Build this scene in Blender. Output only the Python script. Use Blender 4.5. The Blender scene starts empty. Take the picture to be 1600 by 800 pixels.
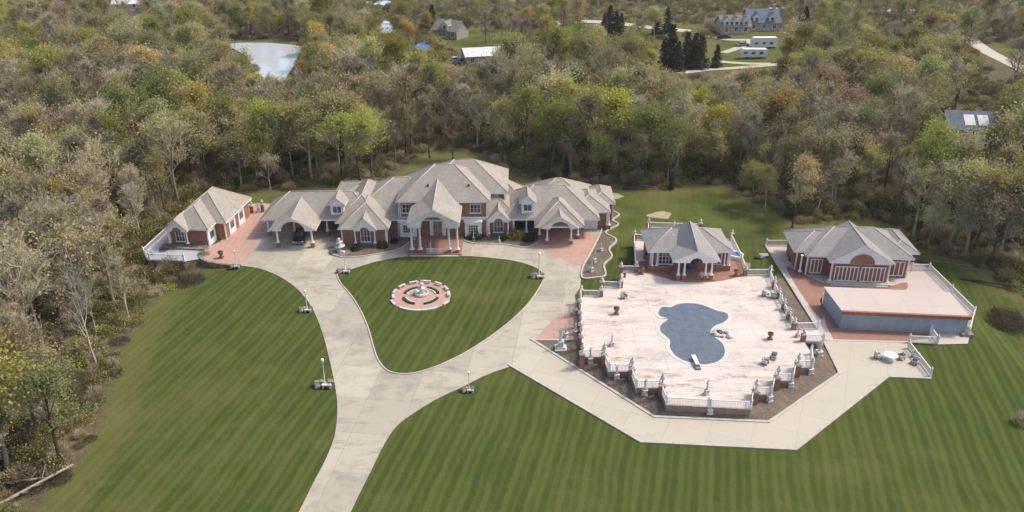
import bpy, math, random
from mathutils import Vector, Matrix, geometry, noise
random.seed(7)
R = math.radians
SC = bpy.context.scene
COL = SC.collection

# ------------------------------------------------------------------ survey helper: photo pixel -> ground point
CH, CF, CP = 56.0, 1300.0, R(25.5)
def g(px, py, z=0.0):
    dx = (px-800)/CF; dy = -(py-400)/CF
    d = (dx, math.cos(CP)+dy*math.sin(CP), -math.sin(CP)+dy*math.cos(CP))
    t = (z-CH)/d[2]
    return (d[0]*t, d[1]*t)
def pr(x, y, z=0.0):
    zc = y*math.cos(CP)+(CH-z)*math.sin(CP); uc = y*math.sin(CP)-(CH-z)*math.cos(CP)
    return (800+CF*x/zc, 400-CF*uc/zc, CF/zc)
def G(pts, z=0.0): return [g(x, y, z) for x, y in pts]
def inside(x, y, poly):
    c = False; n = len(poly); j = n-1
    for i in range(n):
        xi, yi = poly[i][0], poly[i][1]; xj, yj = poly[j][0], poly[j][1]
        if (yi > y) != (yj > y) and x < (xj-xi)*(y-yi)/(yj-yi)+xi: c = not c
        j = i
    return c
def sdist(x, y, poly):
    m = 1e9; n = len(poly)
    for i in range(n):
        ax, ay = poly[i][:2]; bx, by = poly[(i+1) % n][:2]
        vx, vy = bx-ax, by-ay; L = vx*vx+vy*vy or 1e-9
        t = max(0, min(1, ((x-ax)*vx+(y-ay)*vy)/L))
        m = min(m, (x-ax-t*vx)**2+(y-ay-t*vy)**2)
    m = math.sqrt(m)
    return m if inside(x, y, poly) else -m
def smooth(a, b, x):
    t = max(0, min(1, (x-a)/(b-a))); return t*t*(3-2*t)
def catmull(pts, n=5, closed=True):
    out = []; N = len(pts)
    rng = range(N) if closed else range(N-1)
    for i in rng:
        if closed: p = [pts[(i+k-1) % N] for k in range(4)]
        else: p = [pts[max(0, min(N-1, i+k-1))] for k in range(4)]
        for s in range(n):
            t = s/n
            out.append(tuple(0.5*((2*p[1][a])+(-p[0][a]+p[2][a])*t+(2*p[0][a]-5*p[1][a]+4*p[2][a]-p[3][a])*t*t+(-p[0][a]+3*p[1][a]-3*p[2][a]+p[3][a])*t**3) for a in (0, 1)))
    if not closed: out.append(tuple(pts[-1]))
    return out

# ------------------------------------------------------------------ materials
def new_mat(name):
    m = bpy.data.materials.new(name); m.use_nodes = True
    nt = m.node_tree; b = nt.nodes['Principled BSDF']
    return m, nt, b
def N(nt, t, **kw):
    n = nt.nodes.new(t)
    for k, v in kw.items():
        if k in n.inputs: n.inputs[k].default_value = v
        else: setattr(n, k, v)
    return n
def lk(nt, a, b): nt.links.new(a, b)
def c4(c): return (c[0], c[1], c[2], 1)
def mix(nt, fac, a, b, mode='MIX'):
    n = nt.nodes.new('ShaderNodeMix'); n.data_type = 'RGBA'; n.blend_type = mode
    for i, v in ((0, fac), (6, a), (7, b)):
        if isinstance(v, bpy.types.NodeSocket): lk(nt, v, n.inputs[i])
        elif i == 0: n.inputs[0].default_value = v
        else: n.inputs[i].default_value = c4(v)
    return n.outputs[2]
def math_n(nt, op, a, b=None, clamp=False):
    n = nt.nodes.new('ShaderNodeMath'); n.operation = op; n.use_clamp = clamp
    for i, v in ((0, a), (1, b)):
        if v is None: continue
        if isinstance(v, bpy.types.NodeSocket): lk(nt, v, n.inputs[i])
        else: n.inputs[i].default_value = v
    return n.outputs[0]
def pos(nt, scale=(1, 1, 1), rot=0, loc=(0, 0, 0)):
    ge = nt.nodes.new('ShaderNodeNewGeometry'); mp = nt.nodes.new('ShaderNodeMapping')
    mp.inputs['Scale'].default_value = scale; mp.inputs['Rotation'].default_value = (0, 0, rot); mp.inputs['Location'].default_value = loc
    lk(nt, ge.outputs['Position'], mp.inputs['Vector']); return mp.outputs['Vector']
def noise_n(nt, vec, scale, detail=4, rough=.6):
    n = N(nt, 'ShaderNodeTexNoise', Scale=scale, Detail=detail, Roughness=rough); lk(nt, vec, n.inputs['Vector']); return n.outputs['Fac']
def ramp(nt, fac, lo, hi):
    n = nt.nodes.new('ShaderNodeMapRange'); n.inputs['From Min'].default_value = lo; n.inputs['From Max'].default_value = hi; n.interpolation_type = 'SMOOTHSTEP'
    lk(nt, fac, n.inputs['Value']); return n.outputs['Result']
def bump(nt, b, h, s=.3, d=.05):
    n = N(nt, 'ShaderNodeBump', Strength=s, Distance=d); lk(nt, h, n.inputs['Height']); lk(nt, n.outputs['Normal'], b.inputs['Normal'])
MATS = {}
def simple(name, c1, c2=None, scale=3, rough=.8, metal=0, bmp=.2, stretch=(1, 1, 1)):
    m, nt, b = new_mat(name); c2 = c2 or tuple(x*.75 for x in c1)
    v = pos(nt, stretch); f = noise_n(nt, v, scale)
    lk(nt, mix(nt, ramp(nt, f, .35, .65), c1, c2), b.inputs['Base Color'])
    b.inputs['Roughness'].default_value = rough; b.inputs['Metallic'].default_value = metal
    b.inputs['Specular IOR Level'].default_value = .3
    if bmp: bump(nt, b, f, bmp)
    MATS[name] = m; return m
simple('white paint', (.84, .82, .79), (.72, .70, .67), 2.5, .6)
simple('marble white', (.66, .64, .60), (.42, .40, .36), 4, .6)
simple('steel blue cladding', (.33, .37, .41), (.28, .32, .36), .6, .55, bmp=.1, stretch=(1, 1, .3))
simple('roof edge copper', (.36, .15, .09), (.25, .11, .07), 1.5, .5)
simple('dark metal', (.04, .04, .04), (.02, .02, .02), 3, .5)
simple('bronze', (.10, .07, .04), (.05, .045, .04), 6, .5)
simple('field stone', (.30, .26, .21), (.14, .12, .10), 1.6, .9, bmp=.8)
simple('hedge green', (.05, .08, .025), (.03, .045, .018), 5, .9, bmp=1)
simple('tyre rubber', (.02, .02, .02), (.03, .03, .03), 5, .8)
simple('rim alloy', (.45, .45, .46), (.35, .35, .36), 5, .35, .8)
simple('grey ceramic', (.25, .25, .24), (.15, .15, .15), 3, .7)
simple('terracotta', (.30, .14, .08), (.2, .1, .06), 3, .8)
simple('gutter dark', (.10, .09, .08), (.07, .06, .055), 3, .8)
simple('soffit', (.42, .39, .35), (.36, .33, .30), 3, .8)
simple('blue tarp', (.10, .20, .42), (.07, .14, .32), .7, .5)
simple('cream siding', (.50, .45, .38), (.42, .38, .32), .8, .8)
simple('grey siding', (.34, .32, .29), (.28, .26, .24), .8, .8)
simple('slate roof', (.15, .18, .24), (.10, .12, .16), 1.2, .8)
simple('tan roof', (.24, .22, .19), (.18, .165, .145), 1.2, .85)
simple('white roof metal', (.70, .70, .69), (.58, .57, .55), .8, .5)
simple('solar glass', (.20, .32, .50), (.12, .2, .36), 2, .15, bmp=0)
simple('light timber', (.33, .27, .19), (.22, .18, .13), 2, .8)
def _carpaint():
    m, nt, b = new_mat('car paint'); b.inputs['Base Color'].default_value = (.012, .012, .014, 1); b.inputs['Roughness'].default_value = .25
    b.inputs['Coat Weight'].default_value = .6
    MATS['car paint'] = m
_carpaint()
def _glass():
    m, nt, b = new_mat('window glass'); v = pos(nt); f = noise_n(nt, v, .9)
    lk(nt, mix(nt, ramp(nt, f, .4, .6), (.10, .13, .17), (.04, .05, .06)), b.inputs['Base Color']); b.inputs['Roughness'].default_value = .08; b.inputs['Specular IOR Level'].default_value = .6
    MATS['window glass'] = m
    m, nt, b = new_mat('lamp globe'); b.inputs['Base Color'].default_value = (.82, .81, .78, 1); b.inputs['Roughness'].default_value = .3; MATS['lamp globe'] = m
_glass()
def _brick(name, c1, c2, mortar, sc=1.0):
    m, nt, b = new_mat(name)
    ge = nt.nodes.new('ShaderNodeNewGeometry'); sp = nt.nodes.new('ShaderNodeSeparateXYZ'); lk(nt, ge.outputs['Position'], sp.inputs[0])
    cb = nt.nodes.new('ShaderNodeCombineXYZ'); lk(nt, math_n(nt, 'ADD', sp.outputs[0], sp.outputs[1]), cb.inputs[0]); lk(nt, sp.outputs[2], cb.inputs[1])
    br = N(nt, 'ShaderNodeTexBrick', Scale=1.0); br.inputs['Brick Width'].default_value = .26*sc; br.inputs['Row Height'].default_value = .085*sc; br.inputs['Mortar Size'].default_value = .008
    br.inputs['Color1'].default_value = c4(c1); br.inputs['Color2'].default_value = c4(c2); br.inputs['Mortar'].default_value = c4(mortar)
    lk(nt, cb.outputs[0], br.inputs['Vector'])
    f = noise_n(nt, pos(nt), 1.1, 5)
    lk(nt, mix(nt, ramp(nt, f, .3, .75), br.outputs['Color'], mix(nt, .5, br.outputs['Color'], tuple(x*.6 for x in c1))), b.inputs['Base Color'])
    b.inputs['Roughness'].default_value = .9; b.inputs['Specular IOR Level'].default_value = .2; MATS[name] = m
_brick('red brick', (.37, .15, .09), (.29, .115, .07), (.34, .27, .22))
def _shingle(name, c1, c2):
    m, nt, b = new_mat(name)
    ge = nt.nodes.new('ShaderNodeNewGeometry'); sp = nt.nodes.new('ShaderNodeSeparateXYZ'); lk(nt, ge.outputs['Position'], sp.inputs[0])
    cb = nt.nodes.new('ShaderNodeCombineXYZ'); lk(nt, math_n(nt, 'ADD', sp.outputs[0], math_n(nt, 'MULTIPLY', sp.outputs[1], .37)), cb.inputs[0]); lk(nt, math_n(nt, 'MULTIPLY', sp.outputs[2], 1.5), cb.inputs[1])
    br = N(nt, 'ShaderNodeTexBrick', Scale=1.0); br.inputs['Brick Width'].default_value = .45; br.inputs['Row Height'].default_value = .22; br.inputs['Mortar Size'].default_value = .012
    br.inputs['Color1'].default_value = c4(c1); br.inputs['Color2'].default_value = c4(c2); br.inputs['Mortar'].default_value = c4(tuple(x*.55 for x in c2))
    lk(nt, cb.outputs[0], br.inputs['Vector'])
    f = noise_n(nt, pos(nt), .5, 6); f2 = noise_n(nt, pos(nt), 6, 2)
    c = mix(nt, ramp(nt, f, .35, .7), br.outputs['Color'], mix(nt, .35, br.outputs['Color'], (.18, .155, .13)))
    c = mix(nt, math_n(nt, 'MULTIPLY', ramp(nt, f2, .3, .7), .35), c, tuple(x*1.25 for x in c1))
    lk(nt, c, b.inputs['Base Color']); b.inputs['Roughness'].default_value = .95; b.inputs['Specular IOR Level'].default_value = .15
    bump(nt, b, br.outputs['Fac'], .4, .02); MATS[name] = m
_shingle('roof shingle', (.385, .34, .29), (.315, .28, .24))
_shingle('grey shingle', (.34, .32, .295), (.285, .27, .25))
simple('ridge tile', (.50, .44, .37), (.42, .37, .31), 2, .9)
def _slab(name, c1, c2, joint, w, h, grime=(.2, .17, .13), gs=.12, g0=.55, g1=.8, rot=0, amt=.7, streak=1.0, gloss=.85, spots=0.0):
    m, nt, b = new_mat(name); v = pos(nt, rot=rot)
    br = N(nt, 'ShaderNodeTexBrick', Scale=1.0); br.offset = 0; br.inputs['Brick Width'].default_value = w; br.inputs['Row Height'].default_value = h; br.inputs['Mortar Size'].default_value = .04; br.inputs['Mortar Smooth'].default_value = .5
    br.inputs['Color1'].default_value = c4(c1); br.inputs['Color2'].default_value = c4(c2); br.inputs['Mortar'].default_value = c4(joint)
    lk(nt, v, br.inputs['Vector'])
    vs = pos(nt, (1, streak, 1))
    f = noise_n(nt, vs, gs, 8, .65); f2 = noise_n(nt, vs, gs*9, 6, .7); f3 = noise_n(nt, pos(nt), 14, 2)
    gm = ramp(nt, math_n(nt, 'ADD', math_n(nt, 'MULTIPLY', f, .6), math_n(nt, 'MULTIPLY', f2, .4)), g0, g1)
    c = mix(nt, math_n(nt, 'MULTIPLY', gm, amt), br.outputs['Color'], grime)
    c = mix(nt, math_n(nt, 'MULTIPLY', ramp(nt, f3, .3, .7), .12), c, tuple(x*.6 for x in c1))
    if spots:
        q1 = noise_n(nt, pos(nt, (.5, 1.6, 1), 0, (3, 7, 0)), .55, 7, .75); q2 = noise_n(nt, pos(nt, (1, 1, 1), 0, (13, 2, 0)), .09, 3, .5)
        c = mix(nt, math_n(nt, 'MULTIPLY', math_n(nt, 'MULTIPLY', ramp(nt, q1, .50, .66), ramp(nt, q2, .42, .62)), spots), c, tuple(x*.7 for x in grime))
    lk(nt, c, b.inputs['Base Color']); b.inputs['Roughness'].default_value = gloss; b.inputs['Specular IOR Level'].default_value = .25
    bump(nt, b, f3, .25, .02); MATS[name] = m
_slab('concrete drive', (.50, .445, .35), (.37, .335, .27), (.31, .275, .22), 5.2, 6.4, (.25, .22, .175), .06, .46, .62, rot=.12, amt=.7, spots=.5)
_slab('walkway concrete', (.50, .445, .35), (.475, .425, .335), (.40, .355, .285), 4.4, 3.6, (.33, .30, .25), .12, .52, .7, rot=.4, amt=.5)
_slab('deck concrete', (.66, .575, .505), (.61, .53, .465), (.50, .43, .375), 3.1, 1.55, (.25, .205, .17), .2, .46, .68, amt=.5, streak=2.4, spots=.8)
_slab('platform concrete', (.55, .465, .405), (.52, .44, .385), (.45, .37, .32), 3.6, 3.6, (.42, .34, .29), .12, .5, .7, rot=.09, amt=.5)
_slab('pink paving', (.50, .31, .25), (.46, .285, .23), (.38, .25, .20), .9, .9, (.34, .22, .18), .2, .48, .66, amt=.6)
_slab('red paving', (.36, .19, .14), (.32, .17, .125), (.27, .16, .12), .8, .8, (.24, .14, .11), .2, .45, .66, amt=.7)
_slab('patio sheet', (.42, .44, .48), (.40, .42, .46), (.36, .37, .4), 5, 5, (.26, .25, .25), .25, .5, .7, amt=.6, gloss=.45)
simple('brown wall', (.30, .235, .175), (.22, .17, .125), 2, .9)
simple('sand', (.42, .36, .25), (.30, .27, .15), 1.5, .95)
simple('kerb concrete', (.52, .47, .40), (.42, .38, .32), 1.2, .85)
simple('coping', (.62, .56, .50), (.54, .49, .45), 1.3, .7)
simple('pool cover', (.12, .15, .185), (.098, .125, .155), 1.0, .6)
def _pool():
    m = MATS['pool cover']; nt = m.node_tree; b = nt.nodes['Principled BSDF']
    old = b.inputs['Base Color'].links[0].from_socket
    br = N(nt, 'ShaderNodeTexBrick', Scale=1.0); br.offset = 0; br.inputs['Brick Width'].default_value = 1.5; br.inputs['Row Height'].default_value = 1.5; br.inputs['Mortar Size'].default_value = .035
    lk(nt, pos(nt), br.inputs['Vector'])
    lk(nt, mix(nt, math_n(nt, 'MULTIPLY', br.outputs['Fac'], .3), old, (.21, .26, .31)), b.inputs['Base Color'])
_pool()
def _gravel():
    m, nt, b = new_mat('mulch gravel'); v = pos(nt)
    vo = N(nt, 'ShaderNodeTexVoronoi', Scale=4.0); lk(nt, v, vo.inputs['Vector'])
    f = noise_n(nt, v, .5, 6)
    c = mix(nt, ramp(nt, f, .35, .65), (.215, .165, .12), (.15, .115, .085))
    c = mix(nt, math_n(nt, 'MULTIPLY', ramp(nt, vo.outputs['Distance'], .1, .8), .5), c, (.08, .062, .045))
    lk(nt, c, b.inputs['Base Color']); b.inputs['Roughness'].default_value = 1; bump(nt, b, vo.outputs['Distance'], .8, .08); MATS['mulch gravel'] = m
_gravel()
def lawn_colour(nt):
    v = pos(nt, rot=R(13)); sp = nt.nodes.new('ShaderNodeSeparateXYZ'); lk(nt, v, sp.inputs[0])
    nz = N(nt, 'ShaderNodeTexNoise', Scale=.10, Detail=3.0); lk(nt, v, nz.inputs['Vector'])
    x = math_n(nt, 'ADD', sp.outputs[0], math_n(nt, 'MULTIPLY', nz.outputs['Fac'], 1.2))
    def st(per, ph): return math_n(nt, 'SINE', math_n(nt, 'ADD', math_n(nt, 'MULTIPLY', x, 2*math.pi/per), ph))
    s_ = math_n(nt, 'ADD', math_n(nt, 'MULTIPLY', st(1.02, 0.0), .55), math_n(nt, 'MULTIPLY', st(2.35, 1.0), .45))
    stripe = ramp(nt, s_, -.7, .8)
    sw = nt.nodes.new('ShaderNodeSeparateXYZ'); lk(nt, pos(nt), sw.inputs[0])
    farf = ramp(nt, sw.outputs[1], 132.0, 112.0)
    vl = pos(nt, (1, .16, 1), R(13)); n1 = noise_n(nt, pos(nt), .045, 6, .6); n2 = noise_n(nt, vl, .9, 6, .75); n3 = noise_n(nt, pos(nt), 2.2, 5, .75); n4 = noise_n(nt, pos(nt, (1, 1, 1), 0, (40, 9, 0)), .11, 6, .65)
    k = math_n(nt, 'MULTIPLY', math_n(nt, 'ADD', math_n(nt, 'MULTIPLY', stripe, .68), math_n(nt, 'MULTIPLY', ramp(nt, n2, .3, .7), .32)), ramp(nt, n4, .1, .5))
    k = math_n(nt, 'ADD', math_n(nt, 'MULTIPLY', k, math_n(nt, 'ADD', math_n(nt, 'MULTIPLY', farf, .6), .4)), math_n(nt, 'MULTIPLY', math_n(nt, 'SUBTRACT', 1.0, farf), .3))
    base = mix(nt, k, (.046, .066, .014), (.089, .108, .027))
    base = mix(nt, math_n(nt, 'MULTIPLY', ramp(nt, math_n(nt, 'ADD', math_n(nt, 'MULTIPLY', n1, .5), math_n(nt, 'MULTIPLY', n4, .5)), .47, .64), .48), base, (.130, .120, .034))
    base = mix(nt, math_n(nt, 'MULTIPLY', math_n(nt, 'MULTIPLY', math_n(nt, 'SUBTRACT', 1.0, farf), ramp(nt, n4, .35, .6)), .5), base, (.15, .15, .042))
    base = mix(nt, math_n(nt, 'MULTIPLY', ramp(nt, n3, .5, .8), .45), base, (.040, .052, .013))
    return base, n3
def _ground():
    m, nt, b = new_mat('lawn grass'); c, h = lawn_colour(nt); lk(nt, c, b.inputs['Base Color']); b.inputs['Roughness'].default_value = 1; b.inputs['Specular IOR Level'].default_value = .1
    bump(nt, b, noise_n(nt, pos(nt), 6, 4), .6, .08); MATS['lawn grass'] = m
    m, nt, b = new_mat('terrain'); c, h = lawn_colour(nt)
    at = nt.nodes.new('ShaderNodeAttribute'); at.attribute_name = 'lawn'
    nz = noise_n(nt, pos(nt), .35, 6, .65)
    msk = ramp(nt, math_n(nt, 'ADD', at.outputs['Fac'], math_n(nt, 'MULTIPLY', math_n(nt, 'SUBTRACT', nz, .5), 4.0)), -1.9, -.5)
    edge = ramp(nt, math_n(nt, 'ADD', at.outputs['Fac'], math_n(nt, 'MULTIPLY', math_n(nt, 'SUBTRACT', nz, .5), 8.0)), 4.5, .5)
    c = mix(nt, math_n(nt, 'MULTIPLY', edge, .4), c, (.175, .15, .055))
    f1 = noise_n(nt, pos(nt), .08, 6); f2 = noise_n(nt, pos(nt), 1.3, 6, .7)
    fl = mix(nt, ramp(nt, f1, .4, .6), (.175, .135, .085), (.13, .125, .055))
    fl = mix(nt, ramp(nt, f2, .3, .7), fl, (.075, .055, .036))
    lk(nt, mix(nt, msk, fl, c), b.inputs['Base Color']); b.inputs['Roughness'].default_value = 1; b.inputs['Specular IOR Level'].default_value = .1
    bump(nt, b, noise_n(nt, pos(nt), 4, 5), .7, .12); MATS['terrain'] = m
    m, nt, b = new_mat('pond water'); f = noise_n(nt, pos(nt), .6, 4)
    b.inputs['Base Color'].default_value = (.55, .59, .62, 1); b.inputs['Roughness'].default_value = .12; b.inputs['Specular IOR Level'].default_value = .9; bump(nt, b, f, .15, .05); MATS['pond water'] = m  # pale base colour has the sky's reflection painted into it
_ground()
def leafmat(name, c1, c2, trans=.0):
    m, nt, b = new_mat(name)
    oi = nt.nodes.new('ShaderNodeObjectInfo'); f = noise_n(nt, pos(nt), .55, 4, .6); fb = noise_n(nt, pos(nt), 6, 2)
    c = mix(nt, ramp(nt, f, .33, .67), c1, c2)
    hs = N(nt, 'ShaderNodeHueSaturation'); lk(nt, c, hs.inputs['Color'])
    lk(nt, math_n(nt, 'ADD', .474, math_n(nt, 'MULTIPLY', oi.outputs['Random'], .034)), hs.inputs['Hue'])
    r2 = math_n(nt, 'FRACT', math_n(nt, 'MULTIPLY', oi.outputs['Random'], 7.31))
    lk(nt, math_n(nt, 'ADD', .68, math_n(nt, 'MULTIPLY', r2, .62)), hs.inputs['Value'])
    r3 = math_n(nt, 'FRACT', math_n(nt, 'MULTIPLY', oi.outputs['Random'], 13.7))
    lk(nt, math_n(nt, 'ADD', .72, math_n(nt, 'MULTIPLY', r3, .33)), hs.inputs['Saturation'])
    lk(nt, hs.outputs['Color'], b.inputs['Base Color']); b.inputs['Roughness'].default_value = .9; b.inputs['Specular IOR Level'].default_value = .1
    if name.startswith(('leaf', 'bud')):
        tr = nt.nodes.new('ShaderNodeBsdfTranslucent'); ms = nt.nodes.new('ShaderNodeMixShader'); ms.inputs[0].default_value = .4; lk(nt, hs.outputs['Color'], tr.inputs['Color'])
        lk(nt, b.outputs[0], ms.inputs[1]); lk(nt, tr.outputs[0], ms.inputs[2]); lk(nt, ms.outputs[0], nt.nodes['Material Output'].inputs['Surface'])
    MATS[name] = m
leafmat('twig grey', (0.5, 0.435, 0.28), (0.34, 0.295, 0.185))
leafmat('twig brown', (0.39, 0.32, 0.185), (0.26, 0.21, 0.12))
leafmat('bark grey', (0.36, 0.31, 0.23), (0.22, 0.185, 0.14))
leafmat('bark dark', (0.13, 0.105, 0.08), (0.08, 0.065, 0.05))
leafmat('bark white', (0.54, 0.49, 0.4), (0.4, 0.36, 0.29))
leafmat('leaf olive', (0.45, 0.42, 0.09), (0.31, 0.3, 0.058))
leafmat('leaf spring', (0.42, 0.44, 0.09), (0.28, 0.32, 0.062))
leafmat('leaf green', (0.28, 0.32, 0.065), (0.18, 0.22, 0.045))
leafmat('leaf gold', (0.62, 0.5, 0.125), (0.48, 0.39, 0.1))
leafmat('bud red', (0.4, 0.29, 0.17), (0.3, 0.22, 0.125))
leafmat('leaf pale', (0.52, 0.48, 0.18), (0.39, 0.36, 0.135))
leafmat('needle dark', (0.075, 0.095, 0.05), (0.05, 0.066, 0.036))
leafmat('leaf litter twig', (.15, .12, .072), (.095, .075, .046))

# ------------------------------------------------------------------ mesh builder
class MB:
    def __init__(s, M=None): s.v = []; s.f = []; s.m = []; s.M = M or Matrix(); s.sm = []
    def vv(s, p): s.v.append(s.M @ Vector(p)); return len(s.v)-1
    def face(s, pts, m=0, smooth=False): s.f.append([s.vv(p) for p in pts]); s.m.append(m); s.sm.append(smooth)
    def box(s, x0, y0, z0, x1, y1, z1, m=0):
        P = [(x0, y0, z0), (x1, y0, z0), (x1, y1, z0), (x0, y1, z0), (x0, y0, z1), (x1, y0, z1), (x1, y1, z1), (x0, y1, z1)]
        b = [s.vv(p) for p in P]
        for q in ((3, 2, 1, 0), (4, 5, 6, 7), (0, 1, 5, 4), (1, 2, 6, 5), (2, 3, 7, 6), (3, 0, 4, 7)):
            s.f.append([b[i] for i in q]); s.m.append(m); s.sm.append(False)
        return s
    def prism(s, poly, z0, z1, m=0, mside=None, bottom=True):
        n = len(poly); area = sum(poly[i][0]*poly[(i+1) % n][1]-poly[(i+1) % n][0]*poly[i][1] for i in range(n))
        if area < 0: poly = poly[::-1]
        mside = m if mside is None else mside
        zt = z1 if callable(z1) else (lambda x, y: z1); zb = z0 if callable(z0) else (lambda x, y: z0)
        tr = geometry.tessellate_polygon([[Vector((p[0], p[1], 0)) for p in poly]])
        a = [s.vv((p[0], p[1], zt(*p[:2]))) for p in poly]; b = [s.vv((p[0], p[1], zb(*p[:2]))) for p in poly]
        for t in tr:
            p0, p1, p2 = [poly[i] for i in t]
            if (p1[0]-p0[0])*(p2[1]-p0[1])-(p2[0]-p0[0])*(p1[1]-p0[1]) < 0: t = t[::-1]
            s.f.append([a[i] for i in t]); s.m.append(m); s.sm.append(False)
            if bottom: s.f.append([b[i] for i in t[::-1]]); s.m.append(m); s.sm.append(False)
        for i in range(n):
            j = (i+1) % n; s.f.append([b[i], b[j], a[j], a[i]]); s.m.append(mside); s.sm.append(False)
        return s
    def plate(s, poly, y0, y1, m=0):            # outline in x,z extruded along y
        old = s.M; s.M = old @ Matrix(((1, 0, 0, 0), (0, 0, -1, 0), (0, 1, 0, 0), (0, 0, 0, 1))); s.prism(poly, -y1, -y0, m); s.M = old; return s
    def tube(s, p, q, r0, r1, n=8, m=0, cap=True):
        p = Vector(p); q = Vector(q); d = (q-p).normalized(); u = d.orthogonal().normalized(); w = d.cross(u)
        a = []; b = []
        for i in range(n):
            t = 2*math.pi*i/n; o = u*math.cos(t)+w*math.sin(t); a.append(s.vv(p+o*r0)); b.append(s.vv(q+o*r1))
        for i in range(n):
            j = (i+1) % n; s.f.append([a[i], a[j], b[j], b[i]]); s.m.append(m); s.sm.append(True)
        if cap: s.f.append(b); s.m.append(m); s.sm.append(False); s.f.append(a[::-1]); s.m.append(m); s.sm.append(False)
        return s
    def lathe(s, c, prof, n=12, m=0, sm=True):
        rings = []
        for r, z in prof: rings.append([s.vv((c[0]+r*math.cos(2*math.pi*i/n), c[1]+r*math.sin(2*math.pi*i/n), c[2]+z)) for i in range(n)])
        for a, b in zip(rings, rings[1:]):
            for i in range(n):
                j = (i+1) % n; s.f.append([a[i], a[j], b[j], b[i]]); s.m.append(m); s.sm.append(sm)
        s.f.append(rings[-1]); s.m.append(m); s.sm.append(False); s.f.append(rings[0][::-1]); s.m.append(m); s.sm.append(False)
        return s
    def ball(s, c, r, n=10, m=0, sz=1): return s.lathe(c, [(max(.001, r*math.sin(math.pi*k/8)), -r*sz*math.cos(math.pi*k/8)) for k in range(9)], n, m)
    def rock(s, c, r, m=0, seed=0, flat=.7):
        rn = random.Random(seed); n = 7; rings = []
        for k in range(6):
            a = math.pi*(k+.02)/5.04
            rings.append([s.vv((c[0]+r*math.sin(a)*math.cos(6.283*i/n)*rn.uniform(.75, 1.15), c[1]+r*math.sin(a)*math.sin(6.283*i/n)*rn.uniform(.75, 1.15), c[2]-r*flat*math.cos(a)*rn.uniform(.85, 1.1))) for i in range(n)])
        for a, b in zip(rings, rings[1:]):
            for i in range(n):
                j = (i+1) % n; s.f.append([a[i], a[j], b[j], b[i]]); s.m.append(m); s.sm.append(False)
        return s
    def build(s, name, mats, parent=None, root=None):
        me = bpy.data.meshes.new(name); inv = root.matrix_basis.inverted() if root is not None else None
        vs = [inv @ v for v in s.v] if inv is not None else s.v
        me.from_pydata([tuple(v) for v in vs], [], s.f)
        if isinstance(mats, str): mats = [mats]
        for m in mats: me.materials.append(MATS[m])
        me.polygons.foreach_set('material_index', s.m); me.polygons.foreach_set('use_smooth', s.sm); me.update()
        o = bpy.data.objects.new(name, me); COL.objects.link(o)
        if parent is not None: o.parent = parent
        return o
def thing(name, label, cat, loc=(0, 0, 0), rz=0, group=None):
    o = bpy.data.objects.new(name, None); COL.objects.link(o); o.empty_display_size = .3
    o.matrix_basis = Matrix.Translation(loc) @ Matrix.Rotation(rz, 4, 'Z')
    o['label'] = label; o['category'] = cat
    if group: o['group'] = group
    return o
def tag(o, label, cat, group=None):
    o['label'] = label; o['category'] = cat
    if group: o['group'] = group
    return o
def struct(o, kind='structure', label=None, cat=None):
    o['kind'] = kind
    if label: o['label'] = label
    if cat: o['category'] = cat
    return o
def copy_thing(root, loc, rz=0, label=None, group=None, scale=None):
    r = root.copy(); COL.objects.link(r)
    M = Matrix.Translation(loc) @ Matrix.Rotation(rz, 4, 'Z')
    if scale: M = M @ Matrix.Diagonal((scale[0], scale[1], scale[2], 1))
    r.matrix_basis = M
    if label: r['label'] = label
    if group: r['group'] = group
    for ch in root.children:
        c = ch.copy(); COL.objects.link(c); c.parent = r
        for gc in ch.children:
            d = gc.copy(); COL.objects.link(d); d.parent = c
    return r
def frame(x, y, rz=0, z=0): return Matrix.Translation((x, y, z)) @ Matrix.Rotation(rz, 4, 'Z')

# ------------------------------------------------------------------ terrain
LAWN = catmull(G([(40, 860), (70, 800), (130, 735), (165, 685), (178, 640), (200, 580), (212, 545), (235, 500), (265, 455), (300, 425), (330, 412), (345, 395)]), 4, False) + \
    [(-45, 135), (-50, 141)] + catmull(G([(385, 303), (440, 304), (520, 297), (590, 292), (630, 272), (655, 250), (700, 238), (745, 243), (765, 262), (830, 285), (905, 293), (985, 295), (1050, 300), (1100, 292), (1130, 297), (1160, 312), (1200, 335), (1245, 352), (1300, 352), (1370, 350), (1400, 372), (1440, 398), (1500, 412), (1560, 437), (1600, 455), (1700, 500)]), 4, False) + [(130, 80), (130, 20), (-40, 20)]
FIELDS = [G(p) for p in (
    [(685, 62), (700, 48), (760, 40), (800, 48), (800, 66), (740, 75), (690, 76)],
    [(935, 95), (960, 70), (1020, 62), (1030, 96), (985, 102)],
    [(1100, 75), (1115, 55), (1200, 48), (1260, 40), (1265, 70), (1230, 105), (1110, 112)],
    [(1235, 85), (1300, 55), (1450, 50), (1520, 58), (1500, 70), (1380, 72), (1290, 92)],
    [(1545, 60), (1620, 80), (1620, 118), (1560, 90)],
    [(355, 60), (470, 62), (440, 68), (360, 68)],
    [(870, 40), (940, 32), (1060, 34), (1100, 42), (1060, 52), (960, 56)],
    [(-30, 14), (60, 10), (60, 20), (-30, 26)])]
PONDS = [G(p) for p in ([(358, 69), (400, 66), (440, 68), (470, 73), (463, 92), (452, 112), (436, 130), (410, 133), (398, 112), (385, 88)], [(590, 48), (600, 32), (614, 38), (617, 50), (603, 56)], [(648, 74), (656, 66), (670, 67), (672, 75), (660, 79)], [(560, 3), (600, 0), (615, 4), (590, 8)])]
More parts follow.
